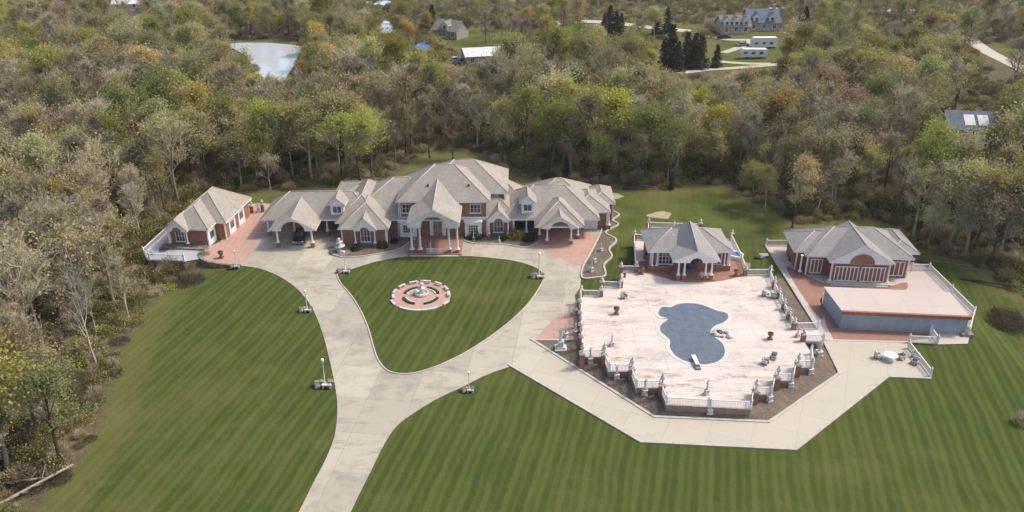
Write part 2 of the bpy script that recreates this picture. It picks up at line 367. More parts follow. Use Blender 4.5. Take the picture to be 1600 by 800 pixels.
def tz(x, y):
    if y > 190 and -110 < x < 10 and max(sdist(x, y, P_) for P_ in PONDS) > -16: return tz0(x, y)*smooth(3, 16, -max(sdist(x, y, P_) for P_ in PONDS))-.4*(1-smooth(3, 16, -max(sdist(x, y, P_) for P_ in PONDS)))
    return tz0(x, y)
def tz0(x, y):
    z = 0.0
    z -= 1.5*(1-smooth(3, 11, math.hypot((x+55)/1.35, (y-111.5)/.9)))
    z -= 1.3*smooth(61, 66, x)*(1-smooth(103, 116, y))*(1-smooth(80, 95, x))*smooth(80, 92, y)
    d = max(smooth(150, 260, y), smooth(75, 160, abs(x)))
    z += d*2.2*noise.noise(Vector((x*.012, y*.012, 3)))
    return z
xs = [-2600, -1200, -700, -450, -330]+[-260+12*i for i in range(16)]+[-76+1.0*i for i in range(150)]+[76+10*i for i in range(20)]+[300, 450, 700, 1200, 2600]
ys = [-400, -60, 20]+[46+1.0*i for i in range(125)]+[174+7*i for i in range(40)]+[470, 560, 700, 1000, 1800, 4000]
vv = []; at = []
for y in ys:
    for x in xs:
        vv.append((x, y, tz(x, y)))
        s = sdist(x, y, LAWN) if (-90 < x < 140 and y < 190) else -10
        if y > 190 or x > 140: s = max([s]+[sdist(x, y, F_) for F_ in FIELDS])
        at.append(max(-12, min(12, s)))
nx = len(xs); ff = [(j*nx+i, j*nx+i+1, (j+1)*nx+i+1, (j+1)*nx+i) for j in range(len(ys)-1) for i in range(nx-1)]
me = bpy.data.meshes.new('ground'); me.from_pydata(vv, [], ff)
a = me.attributes.new('lawn', 'FLOAT', 'POINT'); a.data.foreach_set('value', at)
me.materials.append(MATS['terrain']); me.polygons.foreach_set('use_smooth', [True]*len(ff)); me.update()
ground = bpy.data.objects.new('ground', me); COL.objects.link(ground); struct(ground)

# ------------------------------------------------------------------ pavements
def sheet(name, poly, z, mat, depth=.35, side=None):
    mb = MB(); mb.prism(poly, z-depth, z, 0, 1 if side else 0, bottom=False)
    return struct(mb.build(name, [mat]+([side] if side else [])))
drive = catmull(G([(313, 397), (317, 407), (340, 413), (370, 415), (402, 419), (430, 429), (455, 444), (475, 463), (490, 486), (502, 515), (512, 550), (521, 590), (526, 620), (527, 645), (523, 680), (509, 718), (488, 758), (467, 800), (436, 850)]), 4, False) + \
    catmull(G([(522, 850), (548, 800), (560, 775), (580, 735), (600, 695), (618, 668), (640, 650), (680, 625), (720, 606), (760, 586), (800, 572)]), 4, False) + \
    G([(832, 533), (903, 533), (904, 500), (898, 462), (907, 448), (908, 417), (918, 414), (936, 367), (950, 333)]) + [(14, 133), (-36, 137)] + G([(415, 318), (388, 319), (344, 378), (325, 387)])
sheet('driveway', drive, .05, 'concrete drive')
island = catmull(G([(527, 431), (533, 444), (547, 460), (562, 483), (575, 512), (583, 540), (591, 563), (606, 580), (628, 585), (655, 582), (695, 568), (742, 543), (790, 509), (824, 477), (844, 448), (849, 434), (840, 420), (802, 408), (750, 402), (700, 400), (640, 401), (590, 409), (550, 421), (532, 427)]), 4)
sheet('lawn', island, .13, 'lawn grass')
def kerb(name, pts, w=.22, z0=-.1, z1=.17, closed=False, mat='kerb concrete'):
    mb = MB(); n = len(pts); rng = n if closed else n-1
    L = []; Rr = []
    for i in range(n):
        p = Vector(pts[i]); a = Vector(pts[(i-1) % n] if (closed or i > 0) else pts[i]); b = Vector(pts[(i+1) % n] if (closed or i < n-1) else pts[i])
        d1 = (p-a); d2 = (b-p)
        d1 = d1.normalized() if d1.length > 1e-6 else d2.normalized(); d2 = d2.normalized() if d2.length > 1e-6 else d1
        nn = Vector((-(d1.y+d2.y), d1.x+d2.x)); nn = nn.normalized() if nn.length > 1e-6 else Vector((-d1.y, d1.x))
        k = 1/max(.4, nn.dot(Vector((-d1.y, d1.x))))
        L.append(p+nn*w/2*k); Rr.append(p-nn*w/2*k)
    for i in range(rng):
        j = (i+1) % n
        a, b, c, d = L[i], L[j], Rr[j], Rr[i]
        top = [(q.x, q.y, z1) for q in (d, c, b, a)]; mb.face(top)
        mb.face([(a.x, a.y, z0), (a.x, a.y, z1), (b.x, b.y, z1), (b.x, b.y, z0)]); mb.face([(c.x, c.y, z0), (c.x, c.y, z1), (d.x, d.y, z1), (d.x, d.y, z0)])
    if not closed:
        for i in (0, n-1):
            a, d = L[i], Rr[i]; q = [(a.x, a.y, z0), (d.x, d.y, z0), (d.x, d.y, z1), (a.x, a.y, z1)]; mb.face(q if i == 0 else q[::-1])
    return struct(mb.build(name, mat))
kerb('kerb', island, closed=True, z1=.155, w=.16)
pinkA = G([(326, 388), (315, 397), (319, 406), (340, 411.5), (366, 414), (384, 414), (398, 385), (412, 360), (425, 345), (414, 320), (389, 321), (344, 380)])
sheet('brick_paving', pinkA, .056, 'pink paving', .02)
pinkB = G([(828, 378), (848, 391), (875, 404), (897, 416), (917, 414), (930, 385), (937, 368), (912, 360), (838, 360)])
sheet('brick_paving', pinkB, .056, 'pink paving', .02)
pinkC = G([(836, 531.5), (852, 512), (872, 492), (890, 487), (902, 489), (902, 531.5)])
sheet('brick_paving', pinkC, .056, 'pink paving', .02)
walk = G([(800, 572), (1001, 690), (1243, 702), (1387, 588), (1455, 591), (1418, 545), (1418, 536), (1290, 532), (1312, 584), (1202, 660), (1022, 652), (832, 533)])
sheet('footpath', walk, .07, 'walkway concrete')
kerb('kerb', G([(794, 570), (1001, 691), (1243, 703), (1387, 589), (1455, 592)]), w=.3, z1=.15)
kerb('kerb', G([(903, 532), (832, 532), (1022, 652), (1202, 660), (1312, 584), (1287, 533)]), w=.35, z1=.17)
bed = G([(833, 533), (1022, 651), (1202, 659), (1311, 584), (1286, 532), (1222, 430), (1203, 436), (1160, 445), (1000, 500), (903, 533)])
deck_o = G([(908, 462), (908, 558), (942, 558), (950, 581), (984, 581), (993, 606), (1031, 607), (1041, 633), (1173, 640), (1176, 617), (1206, 617), (1210, 595), (1239, 596), (1242, 575), (1270, 575), (1268, 552), (1220, 473), (1202, 430)], 1.2)
def bz(x, y):
    a = sdist(x, y, bed)
    if a < -.05: return -.4
    b_ = max(0.0, -sdist(x, y, deck_o)); return .045+.42*smooth(0, 1, max(0, a)/(max(0, a)+b_+.01))
gx = [1.4+.42*i for i in range(112)]; gy = [72+.4*i for i in range(95)]
gm_ = bpy.data.meshes.new('gravel_bed'); gm_.from_pydata([(x, y, bz(x, y)) for y in gy for x in gx], [], [(j*112+i, j*112+i+1, (j+1)*112+i+1, (j+1)*112+i) for j in range(94) for i in range(111)]); gm_.materials.append(MATS['mulch gravel'])
go_ = bpy.data.objects.new('gravel_bed', gm_); COL.objects.link(go_); struct(go_)
# pool deck
DZ = 1.2
deck = G([(908, 462), (938, 463), (941, 448), (970, 450), (970, 424), (994, 425), (990, 374), (1012, 376), (1012, 355), (1095, 358), (1099, 372), (1141, 373), (1158, 408), (1165, 430), (1202, 430), (1210, 452), (1220, 473), (1230, 495), (1241, 515), (1256, 533), (1268, 552), (1270, 575), (1242, 575), (1239, 596), (1210, 595), (1206, 617), (1176, 617), (1173, 640), (1041, 633), (1031, 607), (993, 606), (984, 581), (950, 581), (942, 558), (908, 558)], DZ)
sheet('pool_deck', deck, DZ, 'deck concrete', 1.6, 'brown wall')
redp = catmull(G([(1003, 424), (1030, 432), (1062, 440), (1110, 441), (1150, 434), (1164, 426), (1160, 408), (1003, 408)], DZ), 4)
sheet('brick_paving', redp, DZ+.006, 'red paving', .02)
# walkway bridging deck and gym platform
br_ = G([(1241, 515), (1278, 513), (1287, 534), (1256, 533)], DZ)
gymp = G([(1196, 384), (1235, 384), (1300, 378)])+[(62.9, 114)]+G([(1451, 422), (1522, 493), (1512, 538), (1466, 539), (1419, 536), (1289, 533)])
sheet('gym_platform', gymp, .10, 'platform concrete', 1.9, 'field stone')
MATS['dummy'] = MATS['field stone']
kerb('kerb', G([(1196, 384), (1289, 533)]), w=.35, z1=.22)
sheet('brick_paving', catmull(G([(1228, 418), (1242, 422), (1262, 432), (1300, 446), (1375, 450), (1416, 442), (1408, 458), (1350, 458), (1296, 453), (1284, 468), (1286, 500), (1264, 478), (1243, 446)]), 4), .106, 'red paving', .02)
sheet('brick_paving', G([(1290, 455), (1281, 470), (1291, 510), (1302, 531), (1419, 534), (1447, 530), (1452, 522), (1312, 512), (1288, 482)]), .106, 'red paving', .02)
patio = G([(222, 398), (264, 361), (330, 383), (325, 389), (311, 405), (289, 409), (232, 407)])
sheet('patio', patio, .06, 'patio sheet', 2.2, 'field stone')
# retaining wall of the left forecourt
wall_pts = catmull(G([(325, 388), (313, 397), (317, 407), (340, 413), (370, 416)]), 5, False)
o = kerb('retaining_wall', wall_pts, .4, -2.0, .22, mat='field stone'); del o['kind']; tag(o, 'curved stone retaining wall around the brick forecourt corner', 'wall')

# landscaped garden bed beside the mansion, wavy white edging
gbed = catmull(G([(949, 330), (967, 336), (957, 345), (966, 352), (946, 364), (963, 376), (952, 390), (956, 402), (944, 415), (946, 431), (930, 435), (910, 435), (911, 418), (922, 398), (937, 368), (945, 345)]), 5)
mb = MB(); mb.prism(gbed, -.2, .10, 0, 0, False)
struct(mb.build('gravel_bed', 'mulch gravel'))
kerb('kerb', gbed, .28, -.1, .24, True)
fbed = catmull(G([(722, 374), (740, 380), (780, 381), (822, 386), (838, 378), (838, 364), (722, 364)]), 4)
sheet('gravel_bed', fbed, .11, 'mulch gravel', .3)
fbed2 = catmull(G([(516, 394), (535, 402), (575, 399), (620, 390), (640, 379), (640, 366), (600, 380), (520, 385)]), 4)
sheet('gravel_bed', fbed2, .11, 'mulch gravel', .3)
kerb('kerb', catmull(G([(722, 375), (740, 381), (780, 382), (822, 387), (839, 379)]), 4, False), .2, -.05, .2)
kerb('kerb', catmull(G([(514, 394), (535, 403), (575, 400), (620, 391), (641, 379)]), 4, False), .2, -.05, .2)

# ------------------------------------------------------------------ building kit
def ridge_cap(mb, p, q, m, r=.13):
    mb.tube(p, q, r, r, 5, m)
def hip(mb, x0, x1, y0, y1, z, p, th=.22, rid=1, hipends=(1, 1), shingle=0, edge=2):
    """hip roof over a rectangle; slots: 0 shingle, 1 ridge, 2 fascia/soffit"""
    w = x1-x0; d = y1-y0
    if w >= d:
        r = d/2; h = p*r; a = (x0+(r if hipends[0] else 0), (y0+y1)/2, z+h); b = (x1-(r if hipends[1] else 0), (y0+y1)/2, z+h)
        c = [(x0, y0, z), (x1, y0, z), (x1, y1, z), (x0, y1, z)]
        mb.face([c[0], c[1], b, a], shingle); mb.face([c[2], c[3], a, b], shingle)
        mb.face([c[3], c[0], a], shingle if hipends[0] else edge); mb.face([c[1], c[2], b], shingle if hipends[1] else edge)
        L = [(a, b), (c[0], a), (c[3], a), (c[1], b), (c[2], b)]
    else:
        r = w/2; h = p*r; a = ((x0+x1)/2, y0+(r if hipends[0] else 0), z+h); b = ((x0+x1)/2, y1-(r if hipends[1] else 0), z+h)
        c = [(x0, y0, z), (x1, y0, z), (x1, y1, z), (x0, y1, z)]
        mb.face([c[0], c[1], a], shingle if hipends[0] else edge); mb.face([c[2], c[3], b], shingle if hipends[1] else edge)
        mb.face([c[1], c[2], b, a], shingle); mb.face([c[3], c[0], a, b], shingle)
        L = [(a, b), (c[0], a), (c[1], a), (c[2], b), (c[3], b)]
    if rid:
        for s, t in L: ridge_cap(mb, s, t, 1, .085)
    mb.box(x0, y0, z-th, x1, y1, z-.004, edge)
    return mb
def gable(mb, x0, x1, yf, yb, ze, zf, zb=None, th=.2, face_m=2):
    """roof with ridge along y from the front gable peak zf to the back peak zb; open gable face"""
    zb = zf if zb is None else zb; xm = (x0+x1)/2
    A = (x0, yf, ze); B = (x1, yf, ze); C = (x1, yb, ze); D = (x0, yb, ze); P = (xm, yf, zf); Q = (xm, yb, zb)
    mb.face([B, C, Q], 0); mb.face([B, Q, P], 0); mb.face([D, A, P], 0); mb.face([D, P, Q], 0); mb.face([C, D, Q], 0)
    dn = Vector((0, 0, -th))
    for s, t in ((A, P), (P, B)):
        s = Vector(s); t = Vector(t); mb.face([s+dn, t+dn, t, s], 2)
    mb.face([Vector(A)+dn, Vector(D)+dn, D, A], 2); mb.face([Vector(B), Vector(C), Vector(C)+dn, Vector(B)+dn], 2)
    A_, B_, C_, D_, P_, Q_ = [Vector(q)+dn for q in (A, B, C, D, P, Q)]
    for q in ((A_, P_, D_), (P_, Q_, D_), (P_, B_, Q_), (B_, C_, Q_)): mb.face(q, 2)
    ridge_cap(mb, P, Q, 1, .085)
    return mb
ROOF = ['roof shingle', 'ridge tile', 'white paint']
GROOF = ['grey shingle', 'ridge tile', 'white paint']
def pediment(mb, x0, x1, y, z0, zapex, ra, zspring, t=.25, m=0, gap=.22):
    """triangular front with an arched opening, in plane y"""
    xm = (x0+x1)/2; pts = [(x0, z0), (x0, z0+.25), (xm, zapex-gap), (x1, z0+.25), (x1, z0)]
    arc = [(xm+ra*math.cos(math.pi*k/12), zspring+ra*.85*math.sin(math.pi*k/12)) for k in range(13)]
    poly = pts+[(xm+ra, z0)]+arc[0:]+[(xm-ra, z0)]
    cl = []
    for p_ in poly:
        if not cl or (abs(p_[0]-cl[-1][0])+abs(p_[1]-cl[-1][1])) > 1e-4: cl.append(p_)
    mb.plate(cl, y, y+t, m)
    for k in range(12):                                     # arch trim, proud of the face
        a0 = math.pi*k/12; a1 = math.pi*(k+1)/12
        q = [(xm+r_*math.cos(t_), zspring+r_*.85*math.sin(t_)) for r_, t_ in ((ra, a0), (ra+.16, a0), (ra+.16, a1), (ra, a1))]
        mb.plate(q, y-.05, y-.003, m)
    return mb
def column(root, x, y, z0, z1, plinth=.8, w=.26, M=None, pm='red brick'):
    mb = MB(M); h = z1-z0-plinth
    mb.lathe((x, y, z0+plinth), [(w*.75, 0), (w*.75, .12), (w*.62, .16), (w*.56, .3), (w*.46, h-.3), (w*.5, h-.28), (w*.52, h-.2), (w*.72, h-.14), (w*.74, h)], 12)
    c = mb.build('column', 'white paint', root, root)
    if plinth > .05:
        p = MB(M); p.box(x-w*.95, y-w*.95, z0, x+w*.95, y+w*.95, z0+plinth-.06); p.box(x-w*1.1, y-w*1.1, z0+plinth-.06, x+w*1.1, y+w*1.1, z0+plinth, 1)
        p.build('plinth', [pm, 'white paint'], c, root)
    return c
def window(root, M, w, z0, z1, nx=2, nz=2, fr=.09, parent=None, name='window'):
    """on the plane y=0 of frame M, facing -y"""
    mb = MB(M)
    mb.box(-w/2-fr, -.07, z0-fr, -w/2, .02, z1+fr); mb.box(w/2, -.07, z0-fr, w/2+fr, .02, z1+fr)
    mb.box(-w/2, -.07, z0-fr, w/2, .02, z0); mb.box(-w/2, -.07, z1, w/2, .02, z1+fr)
    for i in range(1, nx): x = -w/2+w*i/nx; mb.box(x-.03, -.06, z0, x+.03, .01, z1)
    for i in range(1, nz): z = z0+(z1-z0)*i/nz; mb.box(-w/2, -.05, z-.02, w/2, .008, z+.02)
    mb.box(-w/2-.2, -.13, z0-fr-.1, w/2+.2, .02, z0-fr-.003)
    f = mb.build(name, 'white paint', parent or root, root)
    if parent is None:
        p = MB(M); p.box(-w/2, -.035, z0, w/2, -.01, z1); p.build('pane', 'window glass', f, root)
    else:
        p = MB(M); p.box(-w/2, -.035, z0, w/2, -.01, z1); p.build('pane', 'window glass', parent, root)
    return f
def walls(root, x0, x1, y0, y1, z0, z1, M=None, mat='red brick', corner=True):
    mb = MB(M); mb.box(x0, y0, z0, x1, y1, z1, 0)
    if corner:
        for x in (x0, x1): mb.box(x-.1, y0-.06, z0, x+.1, y0+.1, z1, 1)
    mb.box(x0-.04, y0-.05, z0, x1+.04, y0-.002, z0+.35, 2)
    return mb.build('wall', [mat, 'white paint', 'field stone'], root, root)
def gable_porch(root, xc, w, yf, yb, z, ze, zap, M=None, roofm=ROOF, plinth=.8, arch_r=.8, brickarch=True, win=True, ywall=None, colw=.22):
    r = MB(M); gable(r, xc-w/2-.25, xc+w/2+.25, yf-.2, yb, ze, zap); r.build('roof', roofm, root, root)
    pmb = MB(M); pediment(pmb, xc-w/2, xc+w/2, yf, ze-.32, zap, arch_r, ze-.32+.05); pmb.build('pediment', 'white paint', root, root)
    for s in (-1, 1): column(root, xc+s*(w/2-.15), yf+.2, z, ze-.32, plinth, colw, M)
    if ywall is not None:
        if brickarch:
            b = MB(M); pts = [(xc+arch_r*math.cos(math.pi*k/12), ze-.3+arch_r*.85*math.sin(math.pi*k/12)) for k in range(13)]
            b.plate(pts, yf+.06, yf+.2); b.build('brick_arch', 'red brick', root, root)
        if win: window(root, (M or Matrix()) @ frame(xc, ywall-.02), w*.42, z+.75, ze-.55, 3, 2)
def dormer(root, x, y, z, w, h, depth, M=None, rise=.9, roofm=ROOF):
    b = MB(M); b.box(x-w/2, y, z-.6, x+w/2, y+depth, z+h); d = b.build('dormer', 'white paint', root, root)
    r = MB(M); gable(r, x-w/2-.45, x+w/2+.45, y-.35, y+depth, z+h, z+h+rise)
    r.plate([(x-w/2-.2, z+h-.15), (x+w/2+.2, z+h-.15), (x, z+h+rise-.3)], y-.2, y-.05, 2); r.build('roof', roofm, d, root)
    window(root, (M or Matrix()) @ frame(x, y-.02), w*.62, z+.35, z+h-.35, 2, 1, parent=d)
    return d

# ------------------------------------------------------------------ the mansion
man = thing('mansion', 'sprawling red brick mansion with many beige hip roofs and tall white portico', 'mansion', (-11.5, 126, 0))
def roofblock(*a, **k):
    r = MB(); hip(r, *a, **k); return r.build('roof', ROOF, man, man)
EZ = 3.3
roofblock(-40.9, -22, 124.2, 132.8, EZ, .76)                 # left wing
roofblock(-27.6, -19.5, 120.5, 132, EZ+.003, .70)            # garage block
roofblock(-28.5, -20.6, 122.9, 138, EZ+.012, .84)
roofblock(-27.2, -10, 124.1, 139, EZ+.02, .62)
roofblock(-31, -18, 131, 142, EZ+.03, .36)
walls(man, -27.1, -20.1, 121.15, 131, 0, EZ-.2)
walls(man, -26, -18.6, 124.8, 137, 0, EZ-.17)
walls(man, -39.9, -27.3, 131.7, 132.2, 0, EZ-.22, corner=False)
gable_porch(man, -23.35, 3.4, 120.35, 123.5, 0.1, 3.25, 5.25, ywall=121.15, arch_r=.72)
# carport of the left wing
r = MB(); gable(r, -38.3, -30.9, 119.9, 128.0, 3.35, 5.35, 5.9); r.build('roof', ROOF, man, man)
p_ = MB(); pediment(p_, -37.9, -31.3, 120.2, 3.0, 5.35, 1.9, 3.0); p_.build('pediment', 'white paint', man, man)
for x, y in ((-37.3, 120.7), (-31.8, 120.6), (-39.9, 125.0), (-35.7, 125.2), (-30.3, 125.2), (-28.4, 131), (-40, 131)): column(man, x, y, .05, 3.1, .9, .30)
dormer(man, -28.35, 124.9, 3.9, 2.1, 1.75, 3.4, rise=1.25)
# two storey centre
roofblock(-18.7, -3.5, 124.0, 136.2, 6.5, .70)
roofblock(-15.5, -.6, 127.8, 139.4, 6.512, .66)
walls(man, -18.1, -4.1, 124.7, 135.5, 0, 6.3)
walls(man, -15, -1.2, 128.4, 139, 0, 6.29)
b = MB(); b.box(-18.3, 124.45, 3.35, -3.9, 124.7, 3.6); b.build('string_course', 'white paint', man, man)
for x in (-16.9, -5.9): window(man, frame(x, 124.68), 1.6, 4.35, 5.75, 3, 2)
# bay windows
for x in (-6.3, -16.9):
    b = MB(); b.box(x-1.35, 123.9, .3, x+1.35, 124.7, 2.9); b.prism([(x-1.5, 123.75), (x+1.5, 123.75), (x+1.5, 124.7), (x-1.5, 124.7)], 2.9, 3.15)
    bw = b.build('bay_window', 'white paint', man, man); window(man, frame(x, 123.88), 1.5, 1.15, 2.45, 4, 3, parent=bw)
# grand portico
r = MB(); gable(r, -16.2, -8.0, 117.0, 128.6, 5.75, 8.0, 9.1, th=.25); r.build('roof', ROOF, man, man)
p_ = MB(); pediment(p_, -15.9, -8.3, 117.5, 5.25, 8.0, 1.95, 5.0, t=.4); 
for s in (-1, 1):
    x = -12.1+s*2.95; p_.box(x-.95, 117.3, 4.75, x+.95, 119.3, 5.25); p_.box(x-1.1, 117.15, 5.12, x+1.1, 117.4, 5.26)
p_.box(-15.9, 119.3, 5.3, -15.6, 124.5, 5.6); p_.box(-8.6, 119.3, 5.3, -8.3, 124.5, 5.6)
p_.build('pediment', 'white paint', man, man)
for x in (-15.65, -14.35, -9.85, -8.55): column(man, x, 118.1, .35, 4.75, .6, .34)
b = MB(); b.box(-16.3, 117.3, -.1, -7.9, 124.7, .35, 0); b.box(-15.9, 116.9, -.1, -8.3, 117.3, .2, 1); b.build('portico_floor', ['red paving', 'kerb concrete'], man, man)
b = MB(); b.plate([(-13.4, .35), (-10.8, .35), (-10.8, 3.4), (-12.1, 4.3), (-13.4, 3.4)], 124.5, 124.66); dr = b.build('door_surround', 'white paint', man, man)
b = MB(); b.box(-12.8, 124.42, .36, -12.13, 124.49, 2.8); b.box(-12.07, 124.42, .36, -11.4, 124.49, 2.8); b.build('door', 'light timber', dr, man)
b = MB()
for k in range(13): b.box(-13.3+k*.2, 117.35, .35, -13.25+k*.2, 117.4, 1.2)
b.box(-13.35, 117.33, 1.2, -10.8, 117.42, 1.27); b.build('railing', 'white paint', man, man)
# right of centre
roofblock(-12, 1.2, 124.5, 137.4, EZ+.006, .72)
walls(man, -4.05, .3, 124.95, 134, 0, EZ-.21)
gable_porch(man, -2.2, 3.4, 123.9, 127.5, .1, 3.25, 5.2, ywall=124.95, arch_r=.72)
roofblock(-2, 14.3, 124.3, 135.6, EZ+.016, .68)
walls(man, -.5, 13.3, 128.2, 134.8, 0, EZ-.2, corner=False)
b = MB(); b.box(.6, 128.0, .2, 3.6, 128.19, 2.7); b.box(4.9, 128.0, .2, 10.3, 128.19, 2.6); b.build('glazed_doors', 'window glass', man, man)
column(man, 2.35, 124.9, .1, 3.1, .8, .26)
dormer(man, 2.55, 125.2, 4.1, 2.0, 1.75, 4.0, rise=1.3)
roofblock(3.6, 11.6, 121.3, 131, EZ+.009, .72)
r = MB(); gable(r, 4.7, 10.6, 120.8, 125.6, 3.25, 5.25); r.build('roof', ROOF, man, man)
p_ = MB(); pediment(p_, 5.0, 10.3, 121.1, 2.95, 5.25, 1.5, 2.95); p_.build('pediment', 'white paint', man, man)
for x, y in ((4.5, 124.2), (5.65, 121.9), (9.5, 121.9), (10.75, 124)): column(man, x, y, .05, 3.05, .7, .28)
roofblock(9.5, 16.4, 127.3, 137, EZ+.025, .5)
walls(man, 11.5, 15.8, 127.9, 136.5, 0, EZ-.19)
b = MB(); b.box(12.0, 127.78, .1, 14.3, 127.88, 2.5); 
for k in range(1, 4): b.box(12.0, 127.75, .1+k*.6, 14.3, 127.78, .13+k*.6)
b.build('garage_door', 'white paint', man, man)
column(man, 16.1, 127.6, .1, 3.1, .9, .3); column(man, 16.1, 129.6, .1, 3.1, .9, .3)
roofblock(1.8, 14.2, 128.5, 140, EZ+.033, .60)
walls(man, 2.5, 13.5, 129.5, 139.3, 0, EZ-.18, corner=False)
roofblock(-5.5, 2.5, 130.5, 138.5, EZ+.04, .84)
walls(man, -5, 2, 131, 138, 0, EZ-.17, corner=False)
roofblock(13, 17.6, 131, 139, EZ+.05, .55)
walls(man, 13.4, 17.2, 131.5, 138.6, 0, EZ-.15)
# downpipes, vents
for x, y, z in ((-19.95, 121.05, 3.2), (-18.4, 124.6, 6.2), (-3.95, 124.6, 6.2), (.1, 124.85, 3.2)): b = MB(); b.box(x, y-.08, 0, x+.1, y, z); b.build('downpipe', 'white paint', man, man)
for x, y, z in ((-13.6, 126.5, 8.3), (-7.0, 126.5, 8.3)):
    b = MB(); b.box(x-.15, y-.15, z-.1, x+.15, y+.15, z+.25); b.build('roof_vent', 'gutter dark', man, man)

# ------------------------------------------------------------------ garage pavilion on the left
FL = frame(-50.6, 128.0, R(-5.5))
gar = thing('garage_pavilion', 'detached brick garage with beige hip roof and white doors above the pale patio', 'garage', (-50.6, 128, 0), R(-5.5))
def gp(*a, **k): r = MB(FL); hip(r, *a, **k); return r.build('roof', ROOF, gar, gar)
gp(-3.9, 3.35, -7.4, 4.5, 3.2, .72)
gp(-4.0, 5.0, -4.4, 6.6, 3.21, .78)
walls(gar, -3.4, 2.85, -6.9, 4, 0, 3.0, FL); walls(gar, -3.5, 4.45, -3.9, 6.1, 0, 3.02, FL)
r = MB(FL); gable(r, -3.6, .2, -7.9, -4.2, 3.15, 4.95); r.build('roof', ROOF, gar, gar)
gable_porch(gar, -1.7, 3.3, -7.9, -5, .1, 3.16, 5.0, FL, ywall=-6.9, arch_r=.8)
for x, y, nm in ((2.85, -5.5, 0), (4.45, -1.2, 1), (4.45, 2.6, 1)):
    M_ = FL @ frame(x+.02, y, R(90)); d = MB(M_); w_ = 1.15
    d.box(-w_-.12, -.08, 0, -w_, .02, 2.7); d.box(w_, -.08, 0, w_+.12, .02, 2.7); d.box(-w_-.12, -.08, 2.58, w_+.12, .02, 2.7); d.box(-w_, -.04, .02, w_, .01, 2.58)
    for k in range(1, 4): d.box(-w_, -.055, .05+k*.63, w_, -.041, .09+k*.63)
    dd = d.build('garage_door', 'white paint', gar, gar)
    q = MB(M_); q.box(-.7, -.062, 1.0, .7, -.045, 2.2); q.build('pane', 'window glass', dd, gar)
b = MB(FL); b.box(-4.6, -8.6, -.1, 2.6, -6.95, .35); b.build('porch_step', 'field stone', gar, gar)

# ------------------------------------------------------------------ pool house
poh = thing('pool_house', 'small brick pool house with grey roof and double columned white porch on the deck', 'pool house', (26.3, 112, DZ))
PZ = DZ+3.2
r = MB(); hip(r, 19.8, 32.3, 109.7, 117.8, PZ, .5); r.build('roof', GROOF, poh, poh)
r = MB(); gable(r, 22.9, 29.7, 106.3, 113.2, PZ+.01, PZ+1.55, 7.75); 
r.face([(22.9, 106.3+6.9, PZ+.01), (29.7, 113.2, PZ+.01), (26.3, 117.5, PZ+.01)], 2); r.face([(29.7, 113.2, PZ+.01), (29.7, 117.2, PZ+.01), (26.3, 113.2, 7.75)], 0); r.face([(22.9, 117.2, PZ+.01), (22.9, 113.2, PZ+.01), (26.3, 113.2, 7.75)], 0); r.face([(29.7, 117.2, PZ+.01), (22.9, 117.2, PZ+.01), (26.3, 113.2, 7.75)], 0)
r.build('roof', GROOF, poh, poh)
walls(poh, 20.4, 31.8, 110.3, 117, DZ, PZ-.2)
p_ = MB(); pediment(p_, 23.3, 29.3, 106.5, PZ-.3, PZ+1.5, .9, PZ-.3, t=.3); p_.box(23.4, 106.9, PZ-.5, 23.7, 110.3, PZ-.25); p_.box(28.9, 106.9, PZ-.5, 29.2, 110.3, PZ-.25); p_.build('pediment', 'white paint', poh, poh)
for x in (23.9, 24.75, 27.8, 28.65): column(poh, x, 106.9, DZ, PZ-.3, .9, .26)
for x in (20.6, 21.3, 31.2, 31.9): column(poh, x, 109.95, DZ, PZ-.2, .9, .2)
window(poh, frame(22.6, 110.28), 1.95, DZ+.95, DZ+2.75, 4, 3); 
window(poh, frame(30.2, 110.28), 1.1, DZ+.95, DZ+2.6, 2, 2)
b = MB(); b.box(25.1, 110.2, DZ+.05, 27.4, 110.28, DZ+2.5); b.build('glazed_doors', 'window glass', poh, poh)
for x0, x1 in ((20.1, 23.2), (29.6, 32.1)): b = MB(); b.box(x0, 109.75, DZ, x1, 110.25, DZ+.85); b.build('planter_wall', 'red brick', poh, poh)
b = MB(); b.box(23.3, 106.5, DZ, 29.3, 110.3, DZ+.12); b.build('porch_floor', 'red paving', poh, poh)

# ------------------------------------------------------------------ gym building
FG = frame(50.6, 109.0, R(-4.5)); gz = .1
gym = thing('gym_building', 'brick building with grey hip roof and white barred bays on its own terrace', 'building', (50.6, 109, gz), R(-4.5))
def gg(*a, **k): r = MB(FG); hip(r, *a, **k); return r.build('roof', GROOF, gym, gym)
GZ = 3.5
gg(-7.5, 8.0, .6, 10.4, GZ, .56); gg(-9.0, 4, 2.0, 9.4, GZ+.01, .50); gg(5, 9.4, 2.6, 11.2, GZ+.02, .5)
walls(gym, -7.0, 7.5, 1.3, 9.8, gz, GZ-.2, FG); walls(gym, -8.2, -5, 2.8, 8.8, gz, GZ-.19, FG)
r = MB(FG); gable(r, -4.6, 4.6, -1.4, 7.5, GZ+.015, 6.4); r.build('roof', GROOF, gym, gym)
p_ = MB(FG); p_.plate([(-4.3, GZ-.25), (4.3, GZ-.25), (4.3, GZ+.05), (0, 6.1), (-4.3, GZ+.05)], -1.2, -1.0); p_.build('pediment', 'white paint', gym, gym)
b = MB(FG); b.plate([(1.75*math.cos(math.pi*k/16), GZ-.2+1.55*math.sin(math.pi*k/16)) for k in range(17)], -1.27, -1.21); b.build('brick_arch', 'red brick', gym, gym)
b = MB(FG); b.box(-3.9, -.95, gz, 3.9, 1.3, GZ-.25); b.build('wall', 'red brick', gym, gym)
for x in (-4.05, 4.05): column(gym, x, -.9, gz, GZ-.25, .35, .26, FG)
column(gym, -7.9, 1.2, gz, GZ-.2, .6, .26, FG)
